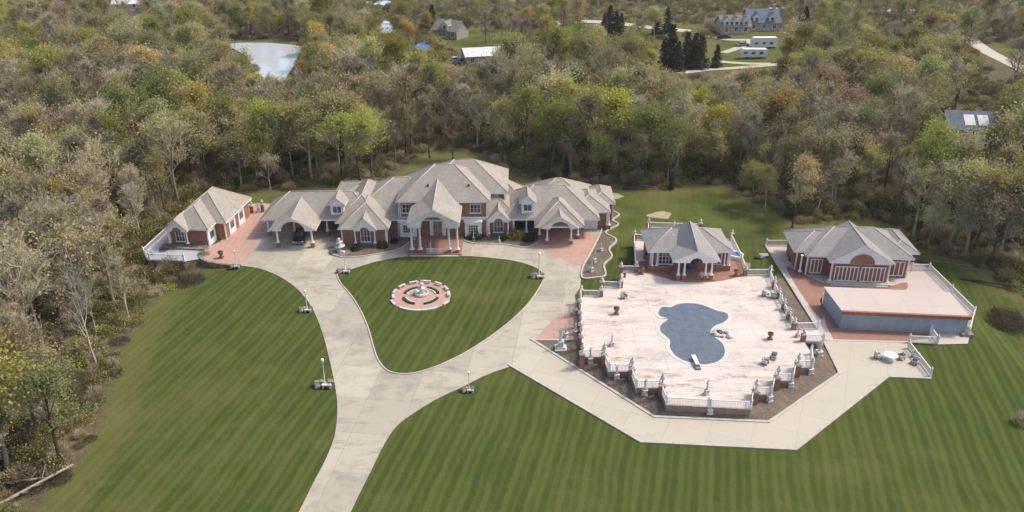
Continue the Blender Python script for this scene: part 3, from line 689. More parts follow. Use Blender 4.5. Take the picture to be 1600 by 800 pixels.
b = MB(FG); b.box(-4.6, -1.8, gz-.1, 4.4, -.96, gz+.25); b.box(-4.2, -2.2, gz-.1, 4.0, -1.8, gz+.12); b.build('porch_step', 'kerb concrete', gym, gym)
def barred(x0, x1, y, z0=gz+.3, z1=GZ-.75):
    b = MB(FG); b.box(x0, y-.14, z0, x1, y-.01, z0+.12); b.box(x0, y-.14, z1-.12, x1, y-.01, z1); n = max(3, int((x1-x0)/.55))
    for k in range(n+1):
        x = x0+(x1-x0-.12)*k/n; b.box(x, y-.13, z0+.12, x+.12, y-.02, z1-.12)
    d = b.build('barred_window', 'white paint', gym, gym)
    q = MB(FG); q.box(x0, y-.012, z1+.002, x1, y-.005, z1+.22); q.build('pane', 'window glass', d, gym)
barred(-6.5, -4.9+.1, 1.28); barred(-3.6, -.25, -.96); barred(.1, 3.5, -.96); barred(4.9, 7.0, 1.28)

# ------------------------------------------------------------------ long blue-grey shed
sx0, sy0 = g(1312, 515); sx1, sy1 = g(1507, 524); ang = math.atan2(sy1-sy0, sx1-sx0); Ls = math.hypot(sx1-sx0, sy1-sy0)
FS = frame(sx0, sy0, ang, .1)
shed = thing('long_shed', 'long low flat roofed shed with blue grey walls and copper roof edge', 'shed', (sx0, sy0, .1), ang)
b = MB(FS); b.prism([(0, 0), (Ls, 0), (Ls, 6.6), (-.7, 6.6)], 0, 2.55); 
for k in range(1, 16): b.box(Ls*k/16-.02, -.02, 0, Ls*k/16+.02, -.001, 2.5)
b.build('wall', 'steel blue cladding', shed, shed)
b = MB(FS); b.prism([(-.12, -.12), (Ls+.12, -.12), (Ls+.12, 6.9), (-.85, 6.9)], 2.552, 2.66); b.build('roof', 'platform concrete', shed, shed)
b = MB(FS); b.box(-.2, -.28, 2.35, Ls+.2, -.121, 2.78); b.box(-.2, -.121, 2.662, Ls+.2, .12, 2.78); b.build('roof_edge', 'roof edge copper', shed, shed)
b = MB(FS); b.box(Ls-.6, -.6, -.02, Ls+.9, 2.5, .35); b.build('footing', 'field stone', shed, shed)

# ------------------------------------------------------------------ railings, pillars, statues, lamps
POSTS = []
def railing(pts, z, label, h=1.0, posts=True):
    r = thing('railing', label, 'railing', (pts[0][0], pts[0][1], z), 0, 'white railings of the estate')
    b = MB()
    for (x0, y0), (x1, y1) in zip(pts, pts[1:]):
        L = math.hypot(x1-x0, y1-y0); M = frame(x0, y0, math.atan2(y1-y0, x1-x0), z); b.M = M
        b.box(0, -.05, h-.09, L, .05, h); b.box(0, -.04, .08, L, .04, .15)
        n = max(2, int(L/.17))
        for k in range(1, n): b.box(L*k/n-.022, -.022, .15, L*k/n+.022, .022, h-.09)
    b.build('balustrade', 'white paint', r, r)
    if posts:
        for x, y in pts:
            if any(math.hypot(x-a_, y-b_) < .45 for a_, b_ in POSTS): continue
            POSTS.append((x, y))
            p = MB(frame(x, y, 0, z)); p.box(-.11, -.11, -.0, .11, .11, h+.08); p.lathe((0, 0, h+.08), [(.15, 0), (.15, .05), (.06, .1), (.1, .2), (.02, .3)], 8); p.build('post', 'white paint', r, r)
    return r
DK = lambda *p: G(p, DZ)
def inset(pts, k=.0): return pts
railing(DK((910, 558), (941, 558)), DZ, 'short white railing on the step of the deck corner beside the brick patch')
railing(DK((943, 560), (952, 580)), DZ, 'short white side railing just past the deck corner')
railing(DK((952, 580), (984, 580.5)), DZ, 'white railing on the second step of the deck front')
railing(DK((985, 582), (994, 606)), DZ, 'white side railing between the second and third deck steps')
railing(DK((994, 606), (1031, 606.5)), DZ, 'white railing on the third step of the deck front')
railing(DK((1032, 608), (1041, 632)), DZ, 'white side railing leading to the long front of the deck')
railing(DK((1041, 632), (1107, 636), (1173, 639)), DZ, 'long white railing along the straight front of the pool deck')
railing(DK((1173, 639), (1176, 617)), DZ, 'white side railing ending the straight deck front on the shed side')
railing(DK((1176, 616.5), (1205, 616.5)), DZ, 'white railing on the first step beyond the straight deck front')
railing(DK((1206, 616), (1210, 595)), DZ, 'white side railing beyond the first step towards the shed')
railing(DK((1211, 594.5), (1238, 595.5)), DZ, 'white railing on the middle step of the shed side corner')
railing(DK((1239, 595), (1242, 575)), DZ, 'white side railing beside the middle step of the shed side corner')
railing(DK((1243, 574.5), (1269, 574.5)), DZ, 'white railing on the last step below the bridge to the shed terrace')
railing(DK((1269, 574), (1267, 553)), DZ, 'white side railing running up towards the bridge')
railing(DK((908.5, 463), (937, 463.5)), DZ, 'white railing above the small grass square beside the loop drive')
railing(DK((942, 449), (969, 450)), DZ, 'white railing on the step behind the small grass square')
railing(DK((971, 424.5), (993, 425)), DZ, 'white railing on the step nearest the pool house porch')
railing(DK((993, 422), (990.5, 375)), DZ, 'white side railing along the narrow strip beside the pool house')
railing(DK((991, 374.5), (1011, 376)), DZ, 'short white railing at the rear corner beside the pool house')
railing(DK((1012.5, 374), (1012.5, 356)), DZ, 'white side railing behind the pool house')
railing(DK((1013, 355.5), (1053, 357), (1094, 358.3)), DZ, 'white railing on the lawn side behind the pool house')
railing(DK((1142, 375), (1158, 408), (1165, 428)), DZ, 'white railing along the hot tub side of the pool house')
railing(DK((1166, 430.3), (1201, 430.3)), DZ, 'white railing on the lawn side of the deck between pool house and pillars')
railing(DK((1203, 433), (1210, 452), (1220, 473), (1230, 495), (1241, 514)), DZ, 'white railing between the brick pillars facing the terrace')
railing(DK((1242, 515), (1278, 514)), DZ, 'white railing on the far side of the bridge to the terrace')
railing(DK((1257, 533), (1286, 534)), DZ, 'white railing on the near side of the bridge to the terrace')
railing([(9.45+.1, 101.6), (8.6, 86.6)], DZ, 'long white railing on the drive side of the pool deck')
railing(G([(1197, 385), (1236, 385)]), .1, 'white railing at the lawn end of the gym terrace path')
railing(G([(1424, 423), (1451, 423), (1486, 458), (1521, 493)]), .1, 'long white railing on the wood side of the gym terrace')
railing(G([(1521, 494), (1512, 526)]), .1, 'white railing behind the far corner of the shed')
railing(G([(1453, 522), (1464, 538), (1420, 536)]), .1, 'white railing around the corner below the shed')
railing(G([(1419, 545), (1453, 589)]), .07, 'white leaning railing at the pointed end of the path')
railing(G([(225, 398), (265, 361)]), .06, 'white railing on the wood side of the pale patio')
railing(G([(226, 400), (234, 406), (288, 408)]), .06, 'white railing along the drop of the pale patio')
b = MB(); b.prism(br_, DZ-.3, DZ-.004); b.build('bridge_slab', 'deck concrete'); bpy.data.objects['bridge_slab']['kind'] = 'structure'

# brick pillar with urn finial
pil = thing('brick_pillar', 'x', 'pillar', (0, 0, 0))
b = MB(); b.box(-.3, -.3, 0, .3, .3, 1.15, 0); b.build('shaft', 'red brick', pil, pil)
b = MB(); b.box(-.38, -.38, 1.15, .38, .38, 1.27); b.box(-.26, -.26, 1.27, .26, .26, 1.34); b.build('cap', 'kerb concrete', pil, pil)
b = MB(); b.lathe((0, 0, 1.34), [(.16, 0), (.08, .1), (.1, .16), (.24, .32), (.27, .45), (.2, .52), (.1, .58), (.13, .66), (.05, .78)], 10); b.build('urn', 'marble white', pil, pil)
_first = [True]
def pillar(px, py, z, label, zz=None, s=1.0):
    x, y = g(px, py, z); loc = (x, y, z if zz is None else zz)
    if _first[0]:
        _first[0] = False; pil.matrix_basis = Matrix.Translation(loc) @ Matrix.Diagonal((s, s, s, 1)); pil['label'] = label; pil['group'] = 'brick pillars around the pool deck'; return
    copy_thing(pil, loc, 0, label, 'brick pillars around the pool deck', (s, s, s))
for k, (px, py, lb) in enumerate([
    (1203, 431, 'brick pillar with urn where the lawn side railing meets the pillar row'), (1209, 449, 'second brick pillar of the row facing the gym terrace'), (1216, 466, 'third brick pillar of the row facing the gym terrace'),
    (1224, 483, 'fourth brick pillar of the row, beside the rattan chairs'), (1232, 499, 'fifth brick pillar of the row, near the statues'), (1240, 514, 'brick pillar with urn at the far side of the bridge'),
    (1254, 533, 'brick pillar with urn at the near side of the bridge'),
    (1164, 430, 'brick pillar beside the pool house corner and hot tub'), (1143, 374, 'brick pillar with urn behind the hot tub'), (1100, 371, 'brick pillar with urn behind the pool house, hot tub side'),
    (1094, 358, 'brick pillar with urn at the lawn corner, hot tub side'), (1013, 356, 'brick pillar with urn at the lawn corner, mansion side'), (991, 375, 'brick pillar with urn at the top of the narrow strip'),
    (994, 425, 'brick pillar with urn beside the pool house porch steps'), (970, 426, 'brick pillar with urn on the third rear step'), (970, 449, 'brick pillar with urn at the inner corner of the rear steps'),
    (940, 450, 'brick pillar with urn behind the small grass square'), (939, 463, 'brick pillar with urn at the inner corner of the grass square'), (908, 463, 'brick pillar with urn at the loop drive corner of the deck')]):
    pillar(px, py, DZ, lb, s=.85)
for k, (y, lb) in enumerate([(98.5, 'first'), (95.3, 'second'), (92.2, 'third'), (89.3, 'fourth')]):
    copy_thing(pil, (9.25-.055*(101-y), y, .05), 0, 'tall brick pillar on the drive side of the deck, %s from the grass square' % lb, 'brick pillars around the pool deck', (.8, .8, 1.9))
for (px, py, lb) in [(909, 560, 'tall brick pillar at the drive side front corner of the deck'), (943, 561, 'tall brick pillar at the first inner step of the deck front'), (986, 583, 'tall brick pillar at the second inner step of the deck front'),
    (1033, 609, 'tall brick pillar where the straight deck front begins'), (1178, 619, 'tall brick pillar where the straight deck front ends'), (1212, 597, 'tall brick pillar at the middle step on the shed side'), (1244, 577, 'tall brick pillar at the last step on the shed side')]:
    x, y = g(px, py, DZ); copy_thing(pil, (x, y-.35, .04), 0, lb, 'brick pillars around the pool deck', (1.0, 1.0, 1.75))

# statues
def statue_mesh(root, seed, h=1.5, z=.0, mat='marble white', arm=1):
    rn = random.Random(seed); b = MB(frame(0, 0, rn.uniform(-.5, .5)) @ Matrix.Diagonal((.72, .72, 1, 1))); s = h/1.6
    b.lathe((0, 0, z), [(.27*s, 0), (.25*s, .1*s), (.19*s, .5*s), (.17*s, .8*s), (.20*s, .92*s), (.15*s, 1.02*s), (.19*s, 1.22*s), (.17*s, 1.3*s), (.07*s, 1.36*s), (.06*s, 1.42*s)], 12)
    b.ball((0, -.01*s, z+1.52*s), .105*s, 10, 0, 1.2)
    sh = z+1.28*s
    b.tube((-.17*s, 0, sh), (-.27*s, -.06*s, sh-.28*s), .06*s, .05*s, 7); b.tube((-.27*s, -.06*s, sh-.28*s), (-.1*s, -.24*s, sh-.34*s), .05*s, .04*s, 7)
    if arm: b.tube((.17*s, 0, sh), (.30*s, -.04*s, sh+.18*s), .06*s, .05*s, 7); b.tube((.30*s, -.04*s, sh+.18*s), (.22*s, -.1*s, sh+.46*s), .05*s, .035*s, 7)
    else: b.tube((.17*s, 0, sh), (.26*s, -.05*s, sh-.3*s), .06*s, .05*s, 7); b.tube((.26*s, -.05*s, sh-.3*s), (.12*s, -.2*s, sh-.42*s), .05*s, .035*s, 7)
    return b.build('figure', mat, root, root)
def mk_statue(arm, seed, h, ped, base=False):
    r = thing('statue', 'x', 'statue'); b = MB()
    if base: b.box(-.75, -.75, 0, .75, .75, .22); b.box(-.5, -.5, .22, .5, .5, .45); b.box(-.32, -.32, .45, .32, .32, ped-.1); b.box(-.4, -.4, ped-.1, .4, .4, ped)
    else: b.box(-.34, -.34, 0, .34, .34, .15); b.box(-.25, -.25, .15, .25, .25, ped-.1); b.box(-.32, -.32, ped-.1, .32, .32, ped)
    b.build('pedestal', 'marble white', r, r); statue_mesh(r, seed, h, ped, arm=arm); return r
stA = mk_statue(1, 3, 1.45, .75); stB = mk_statue(0, 5, 1.3, .6); stC = mk_statue(1, 8, 1.9, 1.2, True)
used = set()
def put(src, px, py, z, label, rz=0, s=1.0, group='white garden statues', zz=None):
    x, y = g(px, py, z); loc = (x, y, z if zz is None else zz)
    if z == .05 and inside(x, y, bed): loc = (x, y, bz(x, y)-.02)
    if src.name not in used:
        used.add(src.name); src.matrix_basis = Matrix.Translation(loc) @ Matrix.Rotation(rz, 4, 'Z') @ Matrix.Diagonal((s, s, s, 1)); src['label'] = label
        if group: src['group'] = group
        return src
    return copy_thing(src, loc, rz, label, group, (s, s, s))
put(stC, 876, 546, .05, 'large white statue on a stepped pedestal beside the footpath corner')
put(stA, 922, 571, .05, 'white statue in the gravel below the first deck step', .2)
put(stB, 963, 595, .05, 'white statue standing in the gravel below the second deck step')
put(stA, 1007, 621, .05, 'white statue with raised arm in the gravel below the third deck step', -.3)
put(stB, 1108, 650, .05, 'white statue in the gravel below the middle of the deck front')
put(stA, 1201, 631, .05, 'white statue in the gravel below the first shed side step', .4)
put(stB, 1234, 608, .05, 'white statue in the gravel below the middle shed side step')
put(stA, 1265, 588, .05, 'white statue in the gravel below the last shed side step', .1)
put(stB, 1279, 558, .05, 'white statue in the gravel corner below the bridge', .1, 1.2)
put(stA, 1104, 616, DZ, 'white statue on the deck behind the middle of the front railing', .3, .9)
put(stB, 956, 540, DZ, 'small white statue on the deck near the drive side corner', .3, .9)
put(stA, 1237, 503, DZ, 'white statue with raised arm leaning by the fifth pillar', 2.3, .8)
put(stB, 1246, 526, DZ, 'white statue between the two bridge pillars', 2.0, .8)
put(stA, 884, 527, .05, 'white statue on the brick patch beside the large pedestal', .9, .95)
put(stB, 899, 522, .05, 'white statue on the brick patch against the deck wall', .9, .95)
put(stA, 899, 490, .05, 'white statue beside the loop drive at the top of the brick patch', -.9, .95)
put(stB, 929, 409, .12, 'white statue in the wavy garden bed, nearest the paving', -.9, .9)
put(stA, 924, 424, .12, 'white statue at the drive end of the wavy garden bed', -.9, .9)
put(stB, 939, 392, .12, 'white statue in the middle of the wavy garden bed', .9, .8)
put(stA, 740, 375, .1, 'white statue in the bed below the bay window', .9, .65)
put(stB, 780, 378, .1, 'small white statue in the bed before the arched window', .9, .6)
put(stB, 673, 393, .36, 'white statue under the grand portico', .9, .9)
put(stB, 648, 377, .1, 'small white statue by the wall left of the grand portico', .4, .6)
put(stA, 404, 331, .05, 'white statue at the rear gate beside the garage pavilion', .4, .8)
# urns on deck
urn = thing('planter_urn', 'x', 'urn'); b = MB(); b.box(-.25, -.25, 0, .25, .25, .2); b.lathe((0, 0, .2), [(.12, 0), (.1, .12), (.3, .4), (.36, .62), (.33, .66), (.27, .6)], 12); b.build('bowl', 'terracotta', urn, urn)
b = MB(); [b.rock((random.uniform(-.12, .12), random.uniform(-.12, .12), .85), .2, 0, k) for k in range(4)]; b.build('plant', 'hedge green', urn, urn)
for px, py, lb, s in [(963, 491, 'terracotta urn standing alone on the drive side of the deck', 1.2), (1203, 530, 'dark urn standing alone beside the grime streaks of the deck', 1.1), (1150, 431, 'terracotta urn beside the hot tub walkway', 1.1), (1002, 428, 'terracotta urn on the corner of the red paving', 1.2), (976, 433, 'low terracotta urn by the rear deck step', .7), (346, 403, 'broad urn on the pink forecourt near the curved wall', 1.3), (1250, 425, 'urn by the corner post of the gym building', .9)]:
    put(urn, px, py, .06 if px < 500 else (.11 if px > 1240 else DZ), lb, 0, s, 'planter urns')
# rattan chairs
ch = thing('garden_chair', 'x', 'chair'); b = MB(); b.box(-.35, -.3, .3, .35, .35, .45); b.build('seat', 'grey ceramic', ch, ch)
b = MB(); b.box(-.35, .3, .45, .35, .4, .95); b.build('backrest', 'marble white', ch, ch)
for sx in (-1, 1):
    b = MB(); b.box(sx*.38-.04, -.3, .3, sx*.38+.04, .38, .65); b.build('armrest', 'marble white', ch, ch)
    for sy in (-.27, .33): b = MB(); b.box(sx*.32-.035, sy-.035, 0, sx*.32+.035, sy+.035, .3); b.build('leg', 'dark metal', ch, ch)
for px, py, rz, lb in [(1196, 569, .9, 'white garden chair on the deck, nearer the pool'), (1208, 561, -.6, 'white garden chair on the deck, nearer the last step'), (1196, 462, 2.0, 'garden chair facing the pool beside the third pillar'), (1209, 465, 1.6, 'garden chair tucked against the third pillar'), (1229, 487, 1.5, 'garden chair between the fourth and fifth pillars'), (975, 466, .4, 'garden chair standing behind the rear steps')]:
    put(ch, px, py, DZ, lb, rz, .95, 'garden chairs on the deck')

# lamps with rock clusters
lamp = thing('lamp_post', 'x', 'lamp post'); b = MB(); b.lathe((0, 0, 0), [(.22, 0), (.22, .15), (.12, .3), (.09, .5), (.06, 1.0), (.055, 3.2), (.11, 3.25), (.11, 3.32)], 10); b.build('pole', 'white paint', lamp, lamp)
b = MB(); b.ball((0, 0, 3.52), .2, 12); b.build('globe', 'lamp globe', lamp, lamp)
rp = thing('rock_cluster', 'x', 'rocks'); b = MB()
rn = random.Random(4)
for k in range(9): b.rock((rn.uniform(-1.0, .9), rn.uniform(-.5, .7), rn.uniform(.1, .35)), rn.uniform(.28, .5), 0, k)
b.build('stones', 'field stone', rp, rp)
b = MB(); b.box(-.1, -.75, .35, 1.0, -.35, .5); b.box(-.05, -.7, 0, .15, -.4, .35); b.box(.75, -.7, 0, .95, -.4, .35); b.build('stone_bench', 'marble white', rp, rp)
for px, py, lb, s in [(508, 602, 'on the wide left lawn halfway down the drive', 1.0), (480, 485, 'on the lawn edge below the forecourt', .85), (370, 417, 'beside the pink forecourt and its curved wall', .75), (540, 425, 'at the forecourt tip of the lawn island', .95), (842, 433, 'at the pool side tip of the lawn island', 1.1), (733, 610, 'on the lawn where the footpath meets the loop drive', .7)]:
    put(lamp, px, py, .08, 'white globe lamp post '+lb, 0, s, 'white lamp posts along the drive')
    put(rp, px-2, py, .08, 'low rock cluster and bench '+lb, 0, min(s, 1), 'rock clusters at the lamp posts')

# fountain plaza in the island
fx, fy = g(658, 464)
mb = MB(frame(fx, fy)); mb.prism([(4.2*math.cos(t*math.pi/24), 4.3*math.sin(t*math.pi/24)) for t in range(48)], 0, .17)
struct(mb.build('plaza', 'pink paving'))
def arc_wall(name, mat, r0, r1, a0, a1, z0, z1, label=None, cat=None, group=None, n=14):
    b = MB(frame(fx, fy)); A = [R(a0+(a1-a0)*k/n) for k in range(n+1)]
    b.prism([(r1*math.cos(t), r1*math.sin(t)) for t in A]+[(r0*math.cos(t), r0*math.sin(t)) for t in A[::-1]], z0, z1)
    o = b.build(name, mat)
    if label: tag(o, label, cat, group)
    return o
for nm, a0, a1 in (('facing the drive', 232, 308), ('facing the pool', 322, 342), ('facing the long lawn', 198, 218), ('nearest the grand portico', 100, 106)):
    arc_wall('curved_wall', 'marble white', 4.05, 4.4, a0, a1, 0, .3, 'low curved white wall of the plaza '+nm, 'wall', 'curved walls of the round plaza')
for nm, a0, a1 in (('on the pool and drive side', 285, 345), ('on the long lawn side', 195, 255), ('on the pool and portico side', 15, 75), ('on the portico side of the long lawn', 105, 165)):
    arc_wall('curved_hedge', 'hedge green', 2.3, 2.65, a0, a1, .1, .38, 'low curved hedge ring quarter '+nm, 'hedge', 'hedge quarters of the round plaza')
    kk = arc_wall('kerb', 'marble white', 2.0, 2.2, a0, a1, .1, .28); kk['kind'] = 'structure'
bench = thing('bench', 'x', 'bench'); b = MB(); b.box(-.6, -.17, .32, .6, .17, .4); b.build('seat', 'marble white', bench, bench)
for s in (-1, 1): b = MB(); b.box(s*.42-.08, -.14, 0, s*.42+.08, .14, .32); b.build('leg', 'marble white', bench, bench)
bl = ['due pool side', 'towards the right portico', 'second clockwise from the topmost', 'topmost one facing the grand portico', 'second anticlockwise from the topmost', 'towards the carport', 'facing the long lawn', 'facing the footpath junction']
for k, (a_, lb) in enumerate(zip([2, 28, 56, 84, 112, 140, 168, 190], ['nearest the pool side', 'between the pool side and the top of the ring', 'just clockwise of the topmost one', 'topmost of the ring, towards the grand portico', 'just anticlockwise of the topmost one', 'towards the black car', 'nearest the long lawn', 'lowest on the long lawn side'])):
    loc = (fx+3.9*math.cos(R(a_)), fy+4.0*math.sin(R(a_)), .17)
    if k == 0: bench.matrix_basis = Matrix.Translation(loc) @ Matrix.Rotation(R(a_-90), 4, 'Z'); bench['label'] = 'white plaza bench '+lb; bench['group'] = 'benches of the round plaza'
    else: copy_thing(bench, loc, R(a_-90), 'white plaza bench '+lb, 'benches of the round plaza')
fo = thing('fountain', 'white statue fountain with a round basin at the centre of the plaza', 'fountain', (fx, fy+.5, .17))
b = MB(frame(fx, fy+.5, 0, .17)); b.lathe((0, 0, 0), [(1.0, 0), (1.05, .35), (.9, .38), (.85, .2), (.2, .22)], 20); b.build('basin', 'marble white', fo, fo)
b = MB(frame(fx, fy+.5, 0, .17)); b.lathe((0, 0, .2), [(.3, 0), (.2, .5), (.55, .75), (.6, .85), (.15, .86), (.13, 1.3), (.34, 1.45), (.36, 1.52), (.08, 1.53), (.06, 1.9)], 14); b.ball((0, 0, 2.2), .13); b.build('tiers', 'marble white', fo, fo)
fo2 = thing('tiered_fountain', 'white tiered fountain on a round stone bed beside the carport', 'fountain', (*g(531, 394), .1))
x_, y_ = g(531, 394); M_ = frame(x_, y_, 0, .1)
b = MB(M_); b.lathe((0, 0, 0), [(.5, 0), (.45, .2), (.2, .3), (.16, .7), (.85, .95), (.92, 1.05), (.2, 1.06), (.13, 1.45), (.55, 1.65), (.6, 1.73), (.1, 1.74), (.09, 2.0), (.28, 2.1), (.3, 2.16), (.05, 2.4)], 16); b.build('tiers', 'marble white', fo2, fo2)
b = MB(M_); b.lathe((0, 0, -.08), [(1.7, 0), (1.7, .14), (1.5, .15)], 22); b.build('base_ring', 'field stone', fo2, fo2)

# pool with coping, cover, board, rock island
pool = catmull(G([(1029, 488), (1035, 480), (1048, 480.5), (1058, 476), (1074, 474), (1091, 475.5), (1105, 479.5), (1121, 486), (1134, 489), (1138, 496), (1130, 504), (1119, 508), (1112, 514), (1110, 520), (1116, 527), (1127, 535), (1132, 545), (1131, 556), (1121, 565), (1102, 569.5), (1085, 567.5), (1068, 563), (1054, 554), (1047, 543), (1047, 532), (1040, 525), (1032, 517), (1033, 508), (1043, 500), (1042, 497), (1032, 494)], DZ), 4)
kerb('pool_coping', pool, 1.1, DZ+.004, DZ+.03, True, 'coping')
sheet('pool_cover', pool, DZ+.045, 'pool cover', .04)
x_, y_ = g(1127, 521, DZ)
ri = thing('rock_island', 'white boulder waterfall mound at the waist of the pool', 'rockery', (x_, y_, DZ)); b = MB(frame(x_, y_, 0, DZ))
for k in range(10): b.rock((random.uniform(-1.0, .9), random.uniform(-1.0, 1.0), .15), random.uniform(.3, .55), 0, k+20, .6)
b.build('boulders', 'marble white', ri, ri); b = MB(frame(x_, y_, 0, DZ)); b.rock((-.35, -.1, .3), .5, 0, 5, .5); b.build('dark_basin', 'bronze', ri, ri)
x_, y_ = g(1088, 571, DZ); M_ = frame(x_, y_, .06, DZ)
dv = thing('diving_board', 'white diving board over the blue pool cover', 'diving board', (x_, y_, DZ)); b = MB(M_); b.box(-.24, -.5, .45, .24, 1.6, .51); b.build('board', 'white paint', dv, dv)
b = MB(M_); b.box(-.26, -.6, 0, .26, .1, .45); b.box(-.3, -1.0, 0, .3, -.6, .22); b.build('stand', 'grey ceramic', dv, dv)
# hot tub beside pool house
x_, y_ = g(1149, 402, DZ); ht = thing('hot_tub', 'blue and white hot tub beside the pool house', 'hot tub', (x_, y_, DZ)); b = MB(frame(x_, y_, 0, DZ))
b.lathe((0, 0, 0), [(1.1, 0), (1.15, .6), (.9, .62), (.85, .45), (.05, .44)], 18); b.build('shell', 'white paint', ht, ht)
b = MB(frame(x_, y_, 0, DZ)); b.lathe((0, 0, .5), [(.86, 0), (.86, .02)], 18); b.build('cover', 'blue tarp', ht, ht)
# grill by pool house
x_, y_ = g(1011, 405, DZ); M_ = frame(x_, y_, 0, DZ); gr = thing('barbecue', 'dark grill with a domed lid beside the pool house columns', 'barbecue', (x_, y_, DZ)); b = MB(M_); b.box(-.6, -.3, .2, .6, .3, .8); b.build('cabinet', 'grey ceramic', gr, gr)
b = MB(M_); b.lathe((0, 0, .8), [(.42, 0), (.42, .18), (.3, .36), (.1, .42)], 12); b.build('lid', 'dark metal', gr, gr)
# boulders on rear lawn and path end
x_, y_ = g(1188, 403); bo = thing('boulder_group', 'pale boulders and a dark stump on the lawn beyond the pool house', 'boulders', (x_, y_, 0)); b = MB(frame(x_, y_)); b.rock((.1, 0, .35), .65, 0, 3); b.rock((.9, .4, .3), .5, 0, 4); b.build('stones', 'kerb concrete', bo, bo); b = MB(frame(x_, y_)); b.rock((-.6, -.3, .2), .4, 0, 8); b.build('stump', 'bronze', bo, bo)

# ------------------------------------------------------------------ the black car in the carport
cx, cy = g(466, 381); cx = -34.6; FCm = frame(-34.55, 123.6, R(6), .06)
car = thing('parked_car', 'black car parked nose out under the white carport arch', 'car', (-34.55, 123.6, .06), R(6))
b = MB(FCm)
secs = [(-2.3, .78, .28, .62), (-2.2, .86, .22, .72), (-1.4, .9, .2, .92), (-.75, .91, .2, .98), (.4, .91, .2, .98), (1.6, .9, .2, 1.0), (2.15, .85, .22, .98), (2.3, .78, .3, .85)]
prev = None
for y, w, z0, z1 in secs:
    ring = [b.vv(p) for p in ((-w, y, z0), (-w-.02, y, (z0+z1)/2), (-w+.08, y, z1), (w-.08, y, z1), (w+.02, y, (z0+z1)/2), (w, y, z0))]
    if prev:
        for i in range(6): j = (i+1) % 6; b.f.append([prev[i], prev[j], ring[j], ring[i]]); b.m.append(0); b.sm.append(False)
    else: b.f.append(ring[::-1]); b.m.append(0); b.sm.append(False)
    prev = ring
b.f.append(prev); b.m.append(0); b.sm.append(False)
b.build('body', 'car paint', car, car)
b = MB(FCm); q0 = [(-.78, -1.0, .97), (.78, -1.0, .97), (.8, 1.9, .99), (-.8, 1.9, .99)]; q1 = [(-.62, -.3, 1.42), (.62, -.3, 1.42), (.64, 1.3, 1.44), (-.64, 1.3, 1.44)]
for i in range(4): j = (i+1) % 4; b.face([q0[i], q0[j], q1[j], q1[i]], 0)
b.build('windscreen', 'window glass', car, car)
b = MB(FCm); b.face(q1, 0); b.box(-.62, -.3, 1.425, .62, 1.3, 1.46); b.build('roof_panel', 'car paint', car, car)
b = MB(FCm); b.box(-.8, -2.36, .25, .8, -2.2, .45); b.box(-.45, -2.34, .5, .45, -2.25, .62); b.build('bumper', 'rim alloy', car, car)
for s in (-1, 1):
    b = MB(FCm); b.box(s*.68-.16, -2.34, .5, s*.68+.16, -2.22, .66); b.build('headlight', 'lamp globe', car, car)
    for y in (-1.4, 1.4):
        b = MB(FCm); b.tube((s*.80, y, .33), (s*.94, y, .33), .33, .33, 16); w_ = b.build('wheel', 'tyre rubber', car, car)
        b = MB(FCm); b.tube((s*.93, y, .33), (s*.955, y, .33), .2, .18, 10); b.build('rim', 'rim alloy', w_, car)

# gate pillars and the white table at the end of the path
for px, py, lb in ((394, 333, 'brick gate pillar behind the garage pavilion, lawn side'), (411, 331, 'brick gate pillar behind the garage pavilion, carport side')):
    x, y = g(px, py); copy_thing(pil, (x, y, .05), 0, lb, 'brick gate pillars', (.9, .9, 1.1))
x, y = g(1390, 563); tb = thing('garden_table', 'round white table standing on the pale end of the footpath', 'table', (x, y, .07)); b = MB(frame(x, y, 0, .07)); b.lathe((0, 0, 0), [(.4, 0), (.35, .06), (.07, .12), (.06, .68), (.3, .7)], 14); b.build('pedestal', 'white paint', tb, tb)
b = MB(frame(x, y, 0, .07)); b.lathe((0, 0, .7), [(.85, 0), (.88, .03), (.86, .06)], 20); b.build('table_top', 'white paint', tb, tb)
for k, (dx, dy, rz, lb) in enumerate([(1.4, .2, -1.5, 'garden chair beside the white table, terrace side'), (-1.3, .4, 1.6, 'garden chair beside the white table, deck side'), (2.6, -1.0, -.9, 'garden chair between the white table and the leaning railing'), (3.4, .5, .4, 'garden chair farthest from the white table')]):
    copy_thing(ch, (x+dx, y+dy, .07), rz, lb, 'garden chairs at the white table')
